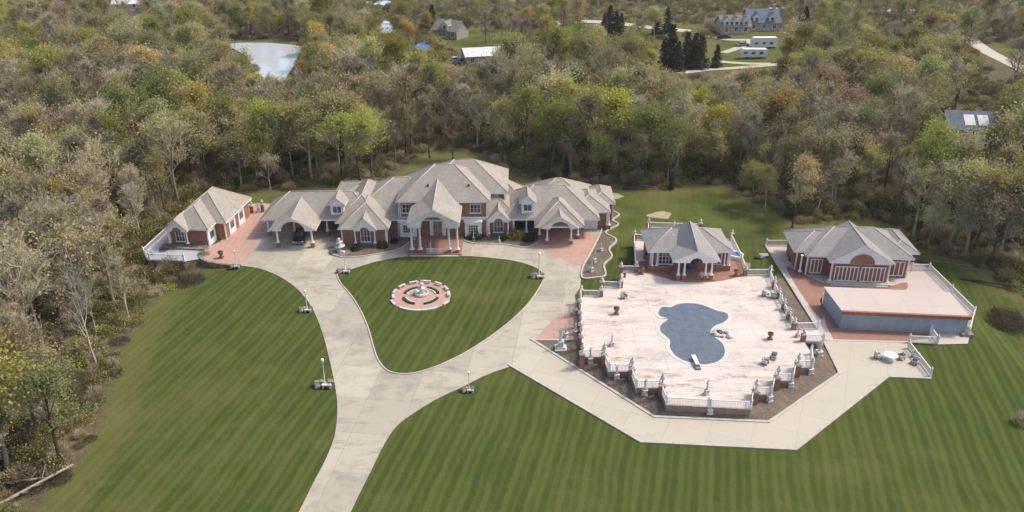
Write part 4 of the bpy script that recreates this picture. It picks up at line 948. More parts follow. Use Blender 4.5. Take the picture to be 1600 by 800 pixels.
# ------------------------------------------------------------------ far houses
def far_house(name, label, cat, px, py, rz, w, d, h, pitch, wallm, roofm, gables=0, chimney=False, solar=False):
    x, y = g(px, py); zt = tz(x, y); M = frame(x, y, rz, zt); root = thing(name, label, cat, (x, y, zt), rz)
    b = MB(M); b.box(-w/2, -d/2, -1, w/2, d/2, h); b.build('wall', wallm, root, root)
    rr = MB(M); zr = h+pitch*d/2
    A = [(-w/2-.5, -d/2-.5, h-pitch*.5), (w/2+.5, -d/2-.5, h-pitch*.5), (w/2+.5, d/2+.5, h-pitch*.5), (-w/2-.5, d/2+.5, h-pitch*.5)]; P, Q = (-w/2-.5, 0, zr), (w/2+.5, 0, zr)
    rr.face([A[0], A[1], Q, P]); rr.face([A[2], A[3], P, Q]); rr.build('roof', roofm, root, root)
    for q3 in ([(-w/2, -d/2, h), (-w/2, d/2, h), (-w/2, 0, zr-.1)], [(w/2, d/2, h), (w/2, -d/2, h), (w/2, 0, zr-.1)]): b = MB(M); b.face(q3); b.build('gable_end', wallm, root, root)
    n = max(2, int(w/3.2))
    for k in range(n):
        window(root, M @ frame(-w/2+w*(k+.5)/n, -d/2-.02), 1.2, .9, min(2.4, h-.3), 2, 1, .14)
    for k in range(gables):
        xg = -w/2+w*(k+.5)/gables; gb = MB(M); gb.box(xg-1.2, -d/2+.2, h, xg+1.2, 0, h+1.5); dd = gb.build('dormer', 'white paint', root, root)
        q = MB(M); gable(q, xg-1.7, xg+1.7, -d/2-.2, d*.1, h+1.5, h+3.0); q.plate([(xg-1.4, h+1.4), (xg+1.4, h+1.4), (xg, h+2.75)], -d/2-.05, -d/2+.1, 2); q.build('roof', [roofm, roofm, 'white paint'], dd, root)
        q = MB(M); q.box(xg-.5, -d/2+.12, h+.3, xg+.5, -d/2+.19, h+1.3); q.build('pane', 'window glass', dd, root)
    if chimney: b = MB(M); b.box(w*.35, -.4, h, w*.35+.9, .5, zr+1.6); b.build('chimney', 'cream siding', root, root)
    if solar:
        for k in range(2): b = MB(M); x0 = -w*.2+k*w*.26; sl = lambda yy: zr-pitch*abs(yy)+.08; b.face([(x0, -d/2+.6, sl(-d/2+.6)), (x0+w*.2, -d/2+.6, sl(-d/2+.6)), (x0+w*.2, -1.0, sl(-1.0)), (x0, -1.0, sl(-1.0))]); b.build('skylight', 'white roof metal', root, root)
    return root
far_house('farmhouse', 'long cream house with three dormers across the far clearing', 'house', 1144, 47, .1, 10.5, 8, 3.0, .75, 'cream siding', 'tan roof', 3)
far_house('farmhouse', 'dark roofed far house with two white gables beside the cream house', 'house', 1187, 43, .05, 11.5, 9, 3.4, .85, 'cream siding', 'slate roof', 2, True)
far_house('garage_barn', 'white metal roofed barn beside parked vehicles in the far woods', 'barn', 752, 96, .25, 11, 9, 3.0, .35, 'cream siding', 'white roof metal')
far_house('cottage', 'grey far cottage with a stepped gable front behind the green lawn', 'cottage', 704, 54, -.5, 10, 8, 3.2, .7, 'grey siding', 'tan roof', 1)
far_house('woodland_house', 'blue grey roofed house with skylights in the woods beyond the gym building', 'house', 1510, 214, -.12, 11, 8, 3.2, .7, 'cream siding', 'slate roof', 0, False, True)
far_house('small_house', 'pale small house at the upper edge among the far trees', 'house', 200, 12, .2, 10, 8, 2.6, .4, 'cream siding', 'white roof metal')
def rv(px, py, rz, L, h, label):
    x, y = g(px, py); z = tz(x, y); M = frame(x, y, rz, z); r = thing('camper_trailer', label, 'camper', (x, y, z), rz, 'white campers in the far clearing')
    b = MB(M); b.plate([(-L/2, .6), (L/2, .6), (L/2, h-.3), (L/2-.4, h), (-L/2+.5, h), (-L/2, h-.8)], -1.25, 1.25); b.build('body', 'white paint', r, r)
    for k in range(3): b = MB(M); b.box(-L/2+.8+k*L/3.4, -1.28, 1.5, -L/2+1.9+k*L/3.4, -1.251, 2.2); b.build('window', 'window glass', r, r)
    for k in (-1, 1): b = MB(M); b.tube((k*L*.25, -1.2, .38), (k*L*.25, -.95, .38), .38, .38, 10); b.build('wheel', 'tyre rubber', r, r)
rv(1193, 72, .06, 8.5, 3.6, 'taller white camper parked behind the far house'); rv(1177, 88, -.04, 8.3, 3.0, 'lower white camper nearer the woods in the far clearing')
def small_car(px, py, rz, matn, label, big=1.0):
    x, y = g(px, py); z = tz(x, y); M = frame(x, y, rz, z) @ Matrix.Scale(big, 4); r = thing('parked_vehicle', label, 'vehicle', (x, y, z), rz, 'vehicles parked in the far clearings')
    b = MB(M); b.plate([(-2.3, .3), (2.3, .3), (2.3, .85), (1.2, .95), (.7, 1.5), (-1.2, 1.5), (-1.7, .95), (-2.3, .85)], -.9, .9); b.build('body', matn, r, r)
    b = MB(M); b.box(-1.2, -.93, .98, .7, -.901, 1.35); b.build('window', 'window glass', r, r)
    for k in (-1.4, 1.4): b = MB(M); b.tube((k, -.95, .33), (k, -.7, .33), .33, .33, 10); b.build('wheel', 'tyre rubber', r, r)
small_car(712, 95, .3, 'white paint', 'white vehicle parked beside the far barn, farther one'); small_car(722, 98, .5, 'grey ceramic', 'grey vehicle parked beside the far barn, nearer one')
small_car(733, 95, .2, 'white paint', 'white van like vehicle against the far barn wall', 1.2)
small_car(1131, 56, .1, 'dark metal', 'dark vehicle parked before the cream far house'); small_car(1160, 68, .4, 'grey ceramic', 'grey vehicle on the track behind the campers')

for px, py, w_, d_ in ((1032, 336, 2.1, 2.0), (955, 307, 2.4, 1.6)):
    x, y = g(px, py); rr_ = random.Random(px); sheet('sand_patch', catmull([(x+w_*rr_.uniform(.6, 1.2)*math.cos(k*.524), y+d_*rr_.uniform(.5, 1.2)*math.sin(k*.524)) for k in range(12)], 3), .012, 'sand', .02)
for px, py, lb in ((1323, 92, 'dark utility pole standing by the far track'), (1290, 70, 'dark utility pole in the clearing behind the campers')):
    x, y = g(px, py); z = tz(x, y); r = thing('utility_pole', lb, 'pole', (x, y, z)); M_ = frame(x, y, 0, z)
    b = MB(M_); b.tube((0, 0, -.3), (0, 0, 9.5), .17, .12, 8); b.build('pole', 'bark dark', r, r); b = MB(M_); b.box(-1.2, -.07, 8.6, 1.2, .07, 8.78); b.build('crossarm', 'bark dark', r, r)
# far roads, ponds
def strip(name, px, w, mat='walkway concrete', z=.12):
    pts = catmull(G(px), 6, False); mb = MB(); L = []
    for i, p in enumerate(pts):
        a = Vector(pts[max(0, i-1)]); b_ = Vector(pts[min(len(pts)-1, i+1)]); d = (b_-a).normalized(); n_ = Vector((-d.y, d.x))*w/2
        L.append((Vector(p)+n_, Vector(p)-n_))
    for (a, b_), (c, d) in zip(L, L[1:]):
        mb.face([(q.x, q.y, tz(q.x, q.y)+z) for q in (b_, d, c, a)])
    return struct(mb.build(name, mat))
strip('road', [(1512, 52), (1519, 62), (1545, 84), (1575, 102), (1612, 120), (1680, 150)], 5.5)
strip('road', [(1380, 50), (1440, 48), (1512, 52), (1600, 60)], 3)
strip('track', [(822, 68), (870, 60), (915, 55), (960, 60), (1000, 72), (1025, 82)], 3)
strip('track', [(1060, 112), (1105, 106), (1150, 104), (1205, 101), (1280, 96), (1310, 88), (1360, 84)], 3.2)
strip('track', [(1120, 92), (1165, 97), (1205, 99)], 3); strip('track', [(1105, 52), (1140, 58), (1175, 60), (1150, 72), (1130, 78)], 3)
strip('road', [(860, 36), (905, 32), (960, 34), (1020, 40), (1090, 46)], 5)
strip('road', [(1225, 50), (1300, 48), (1380, 45)], 4)
strip('track', [(700, 90), (740, 90), (790, 76), (810, 72)], 4)
strip('road', [(-40, 16), (60, 8), (160, 3)], 6)
strip('road', [(1180, 16), (1260, 14), (1400, 17), (1500, 14)], 4)
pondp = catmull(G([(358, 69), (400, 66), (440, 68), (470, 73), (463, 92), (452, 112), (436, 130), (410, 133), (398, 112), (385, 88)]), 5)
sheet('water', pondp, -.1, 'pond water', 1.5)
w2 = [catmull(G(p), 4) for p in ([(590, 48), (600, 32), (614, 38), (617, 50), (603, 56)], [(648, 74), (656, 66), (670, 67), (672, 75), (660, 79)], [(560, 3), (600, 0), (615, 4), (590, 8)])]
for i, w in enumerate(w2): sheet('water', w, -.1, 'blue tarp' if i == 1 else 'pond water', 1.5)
# ------------------------------------------------------------------ TREES
def sliver(V, F, MI, p, q, w, mi, rn):
    d = (q-p)
    if d.length < 1e-4: return
    u = d.cross(Vector((rn.uniform(-1, 1), rn.uniform(-1, 1), rn.uniform(-1, 1))))
    if u.length < 1e-5: return
    u = u.normalized()*w*.5; i = len(V); V += [p-u, p+u, q+u*.35, q-u*.35]; F.append((i, i+1, i+2, i+3)); MI.append(mi)
def leafq(V, F, MI, p, s, mi, rn):
    a = Vector((rn.gauss(0, 1), rn.gauss(0, 1), rn.gauss(0, 1))).normalized(); b = a.orthogonal().normalized(); c = a.cross(b)
    t = rn.uniform(0, 6.28); u = (b*math.cos(t)+c*math.sin(t))*s*.5; v = (c*math.cos(t)-b*math.sin(t))*s*.4
    i = len(V); V += [p-u-v*.6, p+u*.4-v, p+u+v*.6, p-u*.4+v]; F.append((i, i+1, i+2, i+3)); MI.append(mi)
def tree_mesh(seed, H=14.0, cr=3.8, leaves=0, ls=.2, base=.3, spread=1.0, twigs=7, tw=.055, lspread=.55, l1=10, vary=0.5, rs=1.0):
    rn = random.Random(seed); T = MB(); V = []; F = []; MI = []
    path = []; p = Vector((0, 0, -.4)); d = Vector((rn.uniform(-.08, .08), rn.uniform(-.08, .08), 1))
    n = 8
    for k in range(n+1):
        path.append(p.copy()); d = (d+Vector((rn.uniform(-.1, .1), rn.uniform(-.1, .1), .25))).normalized(); p = p+d*(H*.88/n)
    r0 = (H*.0145+.03)*rs
    rad = lambda t: r0*(1-t)**.9+.025
    for k in range(n): T.tube(path[k], path[k+1], rad(k/n)*(1.5 if k == 0 else 1), rad((k+1)/n), 7, 0, False)
    def at(t): f = t*n; k = min(n-1, int(f)); return path[k].lerp(path[k+1], f-k)
    drop = [rn.random() for _ in range(l1)]
    for i in range(l1):
        t = base+(1-base)*(i+rn.uniform(0, .8))/l1; s = at(t); az = i*2.4+rn.uniform(-.6, .6)
        prof = math.sin(math.pi*min(1, max(.12, ((t-base)/(1-base))*.75+.22)))
        L = cr*prof*rn.uniform(.75, 1.25)*1.05; el = R(rn.uniform(28, 50)+28*(t-base)/(1-base))
        dd = Vector((math.cos(az)*math.cos(el)*spread, math.sin(az)*math.cos(el)*spread, math.sin(el))).normalized(); q = s; rr = rad(t)*.55; pts = [s]
        for k in range(4):
            dd = (dd+Vector((rn.uniform(-.22, .22), rn.uniform(-.22, .22), rn.uniform(-.02, .28)))).normalized(); q2 = q+dd*L/4
            T.tube(q, q2, rr*(1-k*.22)+.02, rr*(1-(k+1)*.22)+.015, 5, 0, False); q = q2; pts.append(q)
        lf = leaves*(1 if drop[i] > .25 else vary)*rn.uniform(.5, 1.4)
        for j in range(6):
            f = rn.uniform(.25, 1)*4; k = min(3, int(f)); s2 = pts[k].lerp(pts[k+1], f-k)
            d2 = (dd+Vector((rn.uniform(-.9, .9), rn.uniform(-.9, .9), rn.uniform(-.35, .75)))).normalized(); L2 = L*rn.uniform(.3, .55)+.35; e2 = s2+d2*L2
            sliver(V, F, MI, s2, e2, tw*2.4, 0, rn); sliver(V, F, MI, s2, e2, tw*2.4, 0, rn)
            for m_ in range(5):
                s3 = s2.lerp(e2, rn.uniform(.3, 1)); d3 = (d2+Vector((rn.uniform(-1, 1), rn.uniform(-1, 1), rn.uniform(-.5, .9)))).normalized(); L3 = L2*rn.uniform(.35, .7)+.15; e3 = s3+d3*L3
                sliver(V, F, MI, s3, e3, tw*1.2, 0, rn)
                for w_ in range(twigs):
                    s4 = s3.lerp(e3, rn.uniform(.15, 1)); d4 = (d3+Vector((rn.uniform(-1, 1), rn.uniform(-1, 1), rn.uniform(-.6, 1)))).normalized(); e4 = s4+d4*rn.uniform(.3, .85)
                    sliver(V, F, MI, s4, e4, tw*.8, 0, rn)
                nl = int(lf)+(1 if rn.random() < lf-int(lf) else 0)
                for w_ in range(nl): leafq(V, F, MI, e3+Vector((rn.gauss(0, lspread), rn.gauss(0, lspread), rn.gauss(0, lspread*.8))), ls*rn.uniform(.7, 1.4), 1, rn)
    return T, (V, F, MI)
def conifer_mesh(seed, H=12.0, cr=2.6):
    rn = random.Random(seed); T = MB(); V = []; F = []; MI = []
    T.tube((0, 0, -.3), (0, 0, H*.97), H*.018, .02, 6, 0, False)
    for i in range(int(H*3.2)):
        t = .05+.95*i/(H*3.2); z = H*t
        for a in range(7):
            az = rn.uniform(0, 6.28); L = (cr*(1-t)**.8+.15)*rn.uniform(.65, 1.15); s = Vector((0, 0, z)); e = s+Vector((math.cos(az)*L, math.sin(az)*L, -L*.22+rn.uniform(-.1, .15)))
            sliver(V, F, MI, s, e, .06, 0, rn)
            for k in range(int(5+L*7)):
                leafq(V, F, MI, s.lerp(e, rn.uniform(.25, 1))+Vector((rn.gauss(0, .12), rn.gauss(0, .12), rn.gauss(0, .08))), rn.uniform(.25, .5), 1, rn)
    return T, (V, F, MI)
def bush_mesh(seed, h=1.8, w=1.5, nl=500, nt=260, ls=.14):
    rn = random.Random(seed); T = MB(); V = []; F = []; MI = []
    for k in range(6):
        az = rn.uniform(0, 6.28); T.tube((0, 0, -.2), (math.cos(az)*w*.4, math.sin(az)*w*.4, h*.7), .04, .015, 4, 0, False)
    for k in range(nt):
        az = rn.uniform(0, 6.28); r = w*math.sqrt(rn.random()); z = h*rn.uniform(.0, .9)*(1-.35*(r/w)**2); p = Vector((math.cos(az)*r*.7, math.sin(az)*r*.7, z)); d = Vector((math.cos(az)*.5+rn.uniform(-.6, .6), math.sin(az)*.5+rn.uniform(-.6, .6), rn.uniform(.1, 1))).normalized()
        sliver(V, F, MI, p, p+d*rn.uniform(.3, .8), .04, 0, rn)
    for k in range(nl):
        az = rn.uniform(0, 6.28); r = w*rn.random()**.6; z = h*rn.uniform(.05, 1.0)*math.sqrt(max(.05, 1-(r/w)**2)); leafq(V, F, MI, Vector((math.cos(az)*r, math.sin(az)*r, z)), ls*rn.uniform(.7, 1.5), 1, rn)
    return T, (V, F, MI)
def mk_mesh(name, data, mats):
    V, F, MI = data; me = bpy.data.meshes.new(name); me.from_pydata([tuple(v) for v in V], [], F)
    for m in mats: me.materials.append(MATS[m])
    me.polygons.foreach_set('material_index', MI); me.update(); return me
def mk_trunk(T, mat):
    me = bpy.data.meshes.new('trunk'); me.from_pydata([tuple(v) for v in T.v], [], T.f); me.materials.append(MATS[mat]); me.polygons.foreach_set('use_smooth', [True]*len(T.f)); me.update(); return me
# kind: (word for the label, crown mats, bark, mesh data, relative height)
SPEC = [
 ('bare grey', ('twig grey', 'leaf pale'), 'bark grey', dict(leaves=0.15, twigs=10, H=15)),
 ('bare grey', ('twig grey', 'leaf olive'), 'bark grey', dict(leaves=0.6, twigs=9, H=14, cr=4.2)),
 ('bare brown', ('twig brown', 'bud red'), 'bark dark', dict(leaves=.8, twigs=9, H=14)),
 ('bare brown', ('twig brown', 'leaf olive'), 'bark dark', dict(leaves=1.2, twigs=8, H=13, cr=3.4, base=.25)),
 ('olive budding', ('twig grey', 'leaf olive'), 'bark dark', dict(leaves=5, H=14, cr=4.0)),
 ('olive budding', ('twig brown', 'leaf olive'), 'bark grey', dict(leaves=8, H=13, cr=4.3, lspread=.65)),
 ('olive budding', ('twig grey', 'leaf pale'), 'bark grey', dict(leaves=5, H=15, cr=3.6)),
 ('spring green', ('twig grey', 'leaf spring'), 'bark dark', dict(leaves=7, H=14, cr=4.2)),
 ('spring green', ('twig brown', 'leaf green'), 'bark dark', dict(leaves=11, H=13, cr=4.2, lspread=.7, vary=.8)),
 ('golden leafed', ('twig brown', 'leaf gold'), 'bark dark', dict(leaves=8, H=13, cr=3.6)),
 ('reddish budding', ('twig brown', 'bud red'), 'bark dark', dict(leaves=4, H=12, cr=3.8)),
 ('pale leafed', ('twig grey', 'leaf pale'), 'bark grey', dict(leaves=9, H=12, cr=3.9)),
 ('white barked bare', ('bark white', 'leaf pale'), 'bark white', dict(leaves=.2, twigs=3, H=14, cr=4.2, tw=.04, l1=8, rs=.5, base=.3)),
 ('dark evergreen', ('bark dark', 'needle dark'), 'bark dark', None),
]
PM = []
for i, (w_, cm, bm_, kw) in enumerate(SPEC):
    if kw is None: T, D = conifer_mesh(50+i); H_, C_ = 12.0, 2.6
    else:
        k2 = dict(kw); k2.setdefault('ls', .25); k2['leaves'] = k2['leaves']*1.6; k2['base'] = k2.get('base', .3)+(.12 if i % 2 else 0); k2['spread'] = .8; T, D = tree_mesh(100+i, **k2); H_, C_ = kw.get('H', 14), kw.get('cr', 3.8)
    PM.append((mk_trunk(T, bm_), mk_mesh('crown', D, cm), H_, C_))
W_ = [12, 11, 7, 9, 13, 13, 9, 11, 7, 8, 3, 6]
KEEP = [
 [(202, 416), (250, 345), (300, 312), (337, 288), (395, 300), (450, 293), (560, 288), (615, 268), (640, 262), (690, 248), (765, 258), (800, 282), (905, 288), (1120, 294), (1200, 332), (1300, 348), (1440, 388), (1600, 445), (1700, 900), (40, 900), (150, 700), (212, 565), (232, 510), (300, 425), (228, 424)],
 [(348, 60), (476, 60), (474, 76), (464, 112), (442, 128), (424, 116), (398, 100), (370, 86)],
 [(1116, 14), (1218, 10), (1224, 60), (1215, 106), (1100, 112), (1100, 96), (1140, 90), (1140, 60), (1116, 56)],
 [(700, 76), (772, 70), (778, 98), (705, 102)], [(686, 30), (722, 30), (722, 58), (700, 62), (686, 58)],
 [(655, 60), (675, 60), (675, 76), (655, 76)], [(592, 34), (614, 34), (614, 48), (592, 50)],
 [(1470, 172), (1552, 166), (1552, 216), (1474, 222)],
 [(1505, 56), (1532, 50), (1615, 98), (1615, 136), (1550, 114)],
 [(725, 52), (795, 48), (798, 62), (740, 74), (700, 68)],
 [(1110, 100), (1200, 97), (1200, 108), (1110, 112)], [(1240, 92), (1300, 84), (1300, 94), (1240, 100)], [(820, 60), (900, 52), (900, 62), (820, 70)], [(890, 28), (940, 26), (940, 38), (895, 40)],
 [(187, 2), (212, 2), (212, 10), (187, 10)], [(935, 12), (978, 12), (978, 52), (935, 52)], [(1028, 46), (1102, 46), (1102, 108), (1028, 108)], [(1108, 68), (1132, 68), (1132, 100), (1108, 100)]]
FOOT = [pondp]+w2
def ok_tree(x, y, h, cr):
    z = tz(x, y)
    P0 = [(x, y, z+h), (x, y, z+h*.75), (x, y, z+h*.5), (x, y, z+h*.2), (x, y, z), (x-cr*.6, y, z+h*.65), (x+cr*.6, y, z+h*.65)]
    for q in P0:
        u, v, s_ = pr(*q)
        for K in KEEP:
            if inside(u, v, K): return False
    if any(sdist(x, y, F_) > -1.5 for F_ in FOOT): return False
    return True
rt = random.Random(21); cand = []
y = 52.0
while y < 455:
    sp = 4.9 if y < 200 else 6.0
    halfw = .63*(y*math.cos(CP)+CH*math.sin(CP))+14
    x = -halfw+rt.uniform(0, sp)
    while x < halfw:
        px_, py_ = x+rt.uniform(-.42, .42)*sp, y+rt.uniform(-.42, .42)*sp
        x += sp
        L_ = sdist(px_, py_, LAWN) if py_ < 190 else -20
        if L_ > (-1.3 if px_ < -30 else -2.2): continue
        if any(sdist(px_, py_, F_) > -1 for F_ in FIELDS) and rt.random() > .04: continue
        open_ = 1.0
        u, v, s_ = pr(px_, py_)
        if 60 < v < 118 and u > 1000: open_ = .6
        if v < 60: open_ = min(open_, .92)
        
        if rt.random() > open_: continue
        n1 = noise.noise(Vector((px_*.025, py_*.025, 5)))
        n2 = noise.noise(Vector((px_*.02, py_*.02, 15)))
        ws = list(W_)
        f = 1+2.4*max(-.38, n1*2)
        for k in range(4, 9): ws[k] *= f
        for k in range(0, 4): ws[k] *= 2-min(1.7, f)
        ws[9] *= 1+3*max(-.3, n2*2); ws[10] *= 2.6 if (u < 330 and v > 120) else .4
        if u < 300 and v > 250: ws[9] *= .3; ws[8] *= .8
        ws[9] *= .5 if v > 200 else (2.0 if 420 < u < 1420 else 1.2)
        k = rt.choices(range(12), ws)[0]
        h = rt.choice([rt.uniform(.55, .85), rt.uniform(.8, 1.1), rt.uniform(.9, 1.25)])*(1.0 if L_ < -6 else .85)
        if v < 100: h *= .85
        H_, C_ = PM[k][2]*h, PM[k][3]*h*rt.uniform(.85, 1.15)
        ok = ok_tree(px_, py_, H_, C_)
        if ok and py_ < 91 and any(inside(*pr(px_+dx_, py_, tz(px_, py_)+H_*q_)[:2], [(95, 385), (205, 385), (195, 565), (120, 565)]) for q_ in (.3, .5, .7, .95) for dx_ in (-C_*.7, 0, C_*.7)): continue
        if not ok:
            h *= .6; 
            if rt.random() < .75 and ok_tree(px_, py_, PM[k][2]*h, PM[k][3]*h): ok = True
        if ok: cand.append((px_, py_, k, h, h*rt.uniform(.92, 1.15), rt.uniform(0, 6.28)))
    y += sp
# trees the photograph singles out
def special(px, py, k, h, wd=None):
    x, y = g(px, py); cand.append((x, y, k, h, wd or h, 1.0+px))
special(152, 572, 12, .95); special(128, 470, 4, 1.0)
for px, py, h in [(944, 54, 1.0), (952, 52, 1.25), (962, 53, 1.05), (970, 50, .9), (1027, 48, .9), (1042, 46, 1.0), (1036, 108, 1.1), (1047, 104, 1.5), (1058, 108, 1.0), (1072, 100, 1.2), (1084, 100, 1.15), (1093, 104, 1.2), (1119, 102, .8), (1256, 46, 1.0), (1248, 50, .8), (1425, 52, .9), (1440, 50, 1.0), (1370, 26, 1.0), (1520, 18, .9), (640, 46, .9), (676, 42, 1.0), (885, 278, .38), (944, 274, .42), (1365, 30, 1.0), (1048, 296, .3)]:
    special(px, py, 13, h*(.75 if h > .7 else 1), h*(1.0 if h > .7 else 1.0))
special(1575, 158, 0, 1.15, 1.4); special(1238, 356, 3, .75); special(1175, 322, 5, .6); special(1480, 386, 5, 1.05); special(1520, 398, 4, 1.05); special(1556, 404, 5, 1.0); special(1195, 330, 6, .6)
special(672, 247, 2, .75); special(709, 250, 2, .8); special(760, 64, 2, .8); special(785, 60, 0, .8)
def score(c):
    u, v, s_ = pr(c[0], c[1], tz(c[0], c[1])+7); vis = 1 if (-20 < u < 1620 and -10 < v < 860) else .2
    return s_*PM[c[2]][2]*c[3]*vis
cand = [c for c in cand if -60 < pr(c[0], c[1], 6)[0] < 1660 and pr(c[0], c[1], tz(c[0], c[1])+14)[1] < 815 and pr(c[0], c[1], 14)[1] > -25]
cand.sort(key=score, reverse=True)
near = cand[:298]; far = cand[298:]
for k in range(len(PM)):                       # each kind must stand among the singled-out trees
    if not any(c[2] == k for c in near):
        c = next(c for c in far if c[2] == k); far.remove(c); near.append(c)
ORD = ['first', 'second', 'third', 'fourth', 'fifth', 'sixth', 'seventh', 'eighth', 'ninth', 'tenth', 'eleventh', 'twelfth', 'thirteenth', 'fourteenth', 'fifteenth', 'sixteenth', 'seventeenth', 'eighteenth', 'nineteenth', 'twentieth']
def region(c):
    u, v, _ = pr(c[0], c[1], 0); d = -sdist(c[0], c[1], LAWN)
    row = 'at the lawn edge' if d < 7 else ('second row' if d < 14 else ('inner wood' if d < 26 else 'deep wood'))
    if v > 620: a = 'below the big lawn corner'
    elif v > 470: a = 'beside the lower long lawn'
    elif u < 330 and v > 330: a = 'below the garage pavilion'
    elif u < 420: a = 'behind the garage pavilion'
    elif u < 620: a = 'behind the carport wing'
    elif u < 790: a = 'behind the tallest mansion roof'
    elif u < 960: a = 'behind the brick forecourt wing'
    elif u < 1180: a = 'behind the pool house'
    elif u < 1400: a = 'behind the gym building'
    else: a = 'beyond the shed terrace'
    return a, row
groups = {}
for c in near: groups.setdefault((SPEC[c[2]][0],)+region(c), []).append(c)
lab = {}
for (kd, a, row), L_ in groups.items():
    L_.sort(key=lambda c: pr(c[0], c[1])[0])
    for i, c in enumerate(L_):
        lab[id(c)] = ('%s tree %s, %s' % (kd, a, row)) if len(L_) == 1 else ('%s %s tree %s, %s, from garage side' % (ORD[min(19, i)], kd, a, row))
first = {}
COLc = bpy.data.collections.new('woodland_crowns'); COLt = bpy.data.collections.new('woodland_trunks')
near.sort(key=lambda c: c[2])
for c in near:
    x, y, k, h, wd, rz = c
    nm = {13: 'conifer_tree', 12: 'birch_tree'}.get(k, 'woodland_tree')
    r = thing(nm, lab[id(c)], 'tree', (0, 0, 0), 0, 'trees of the surrounding woods')
    r.matrix_basis = Matrix.Translation((x, y, tz(x, y)-.1)) @ Matrix.Rotation(rz, 4, 'Z') @ Matrix.Diagonal((wd, wd, h, 1))
    for nm, me_ in (('trunk', PM[k][0]), ('crown', PM[k][1])):
        o = bpy.data.objects.new(nm, me_); COL.objects.link(o); o.parent = r
        if k not in first: (COLt if nm == 'trunk' else COLc).objects.link(o)
    first[k] = 1
def scatter(name, pts, colls, label, cat):
    """one mass: a point cloud that places the meshes of the collections"""
    me = bpy.data.meshes.new(name); me.from_pydata([p[0] for p in pts], [], [])
    a = me.attributes.new('pick', 'INT', 'POINT'); a.data.foreach_set('value', [p[1] for p in pts])
    a = me.attributes.new('rot', 'FLOAT_VECTOR', 'POINT'); a.data.foreach_set('vector', [v for p in pts for v in (p[4], p[5], p[2])])
    a = me.attributes.new('scl', 'FLOAT_VECTOR', 'POINT'); a.data.foreach_set('vector', [v for p in pts for v in p[3]])
    o = bpy.data.objects.new(name, me); COL.objects.link(o); o['kind'] = 'stuff'; o['label'] = label; o['category'] = cat
    ng = bpy.data.node_groups.new(name, 'GeometryNodeTree'); ng.interface.new_socket('Geometry', in_out='INPUT', socket_type='NodeSocketGeometry'); ng.interface.new_socket('Geometry', in_out='OUTPUT', socket_type='NodeSocketGeometry')
    gi = ng.nodes.new('NodeGroupInput'); go = ng.nodes.new('NodeGroupOutput'); jn = ng.nodes.new('GeometryNodeJoinGeometry')
    def na(n, t): q = ng.nodes.new('GeometryNodeInputNamedAttribute'); q.data_type = t; q.inputs[0].default_value = n; return q.outputs['Attribute']
    for cl in colls:
        ci = ng.nodes.new('GeometryNodeCollectionInfo'); ci.inputs['Collection'].default_value = cl; ci.inputs['Separate Children'].default_value = True; ci.inputs['Reset Children'].default_value = True
        ip = ng.nodes.new('GeometryNodeInstanceOnPoints'); ip.inputs['Pick Instance'].default_value = True
        ng.links.new(gi.outputs[0], ip.inputs['Points']); ng.links.new(ci.outputs[0], ip.inputs['Instance']); ng.links.new(na('pick', 'INT'), ip.inputs['Instance Index'])
        ng.links.new(na('rot', 'FLOAT_VECTOR'), ip.inputs['Rotation']); ng.links.new(na('scl', 'FLOAT_VECTOR'), ip.inputs['Scale']); ng.links.new(ip.outputs[0], jn.inputs[0])
    ng.links.new(jn.outputs[0], go.inputs[0])
    md = o.modifiers.new('scatter', 'NODES'); md.node_group = ng
    return o
scatter('woodland', [((x, y, tz(x, y)-.1), k, rz, (wd, wd, h), 0, 0) for x, y, k, h, wd, rz in far], [COLc, COLt], 'distant mixed woodland of bare, olive and golden spring trees', 'woodland')
print('TREES', len(near), len(far))

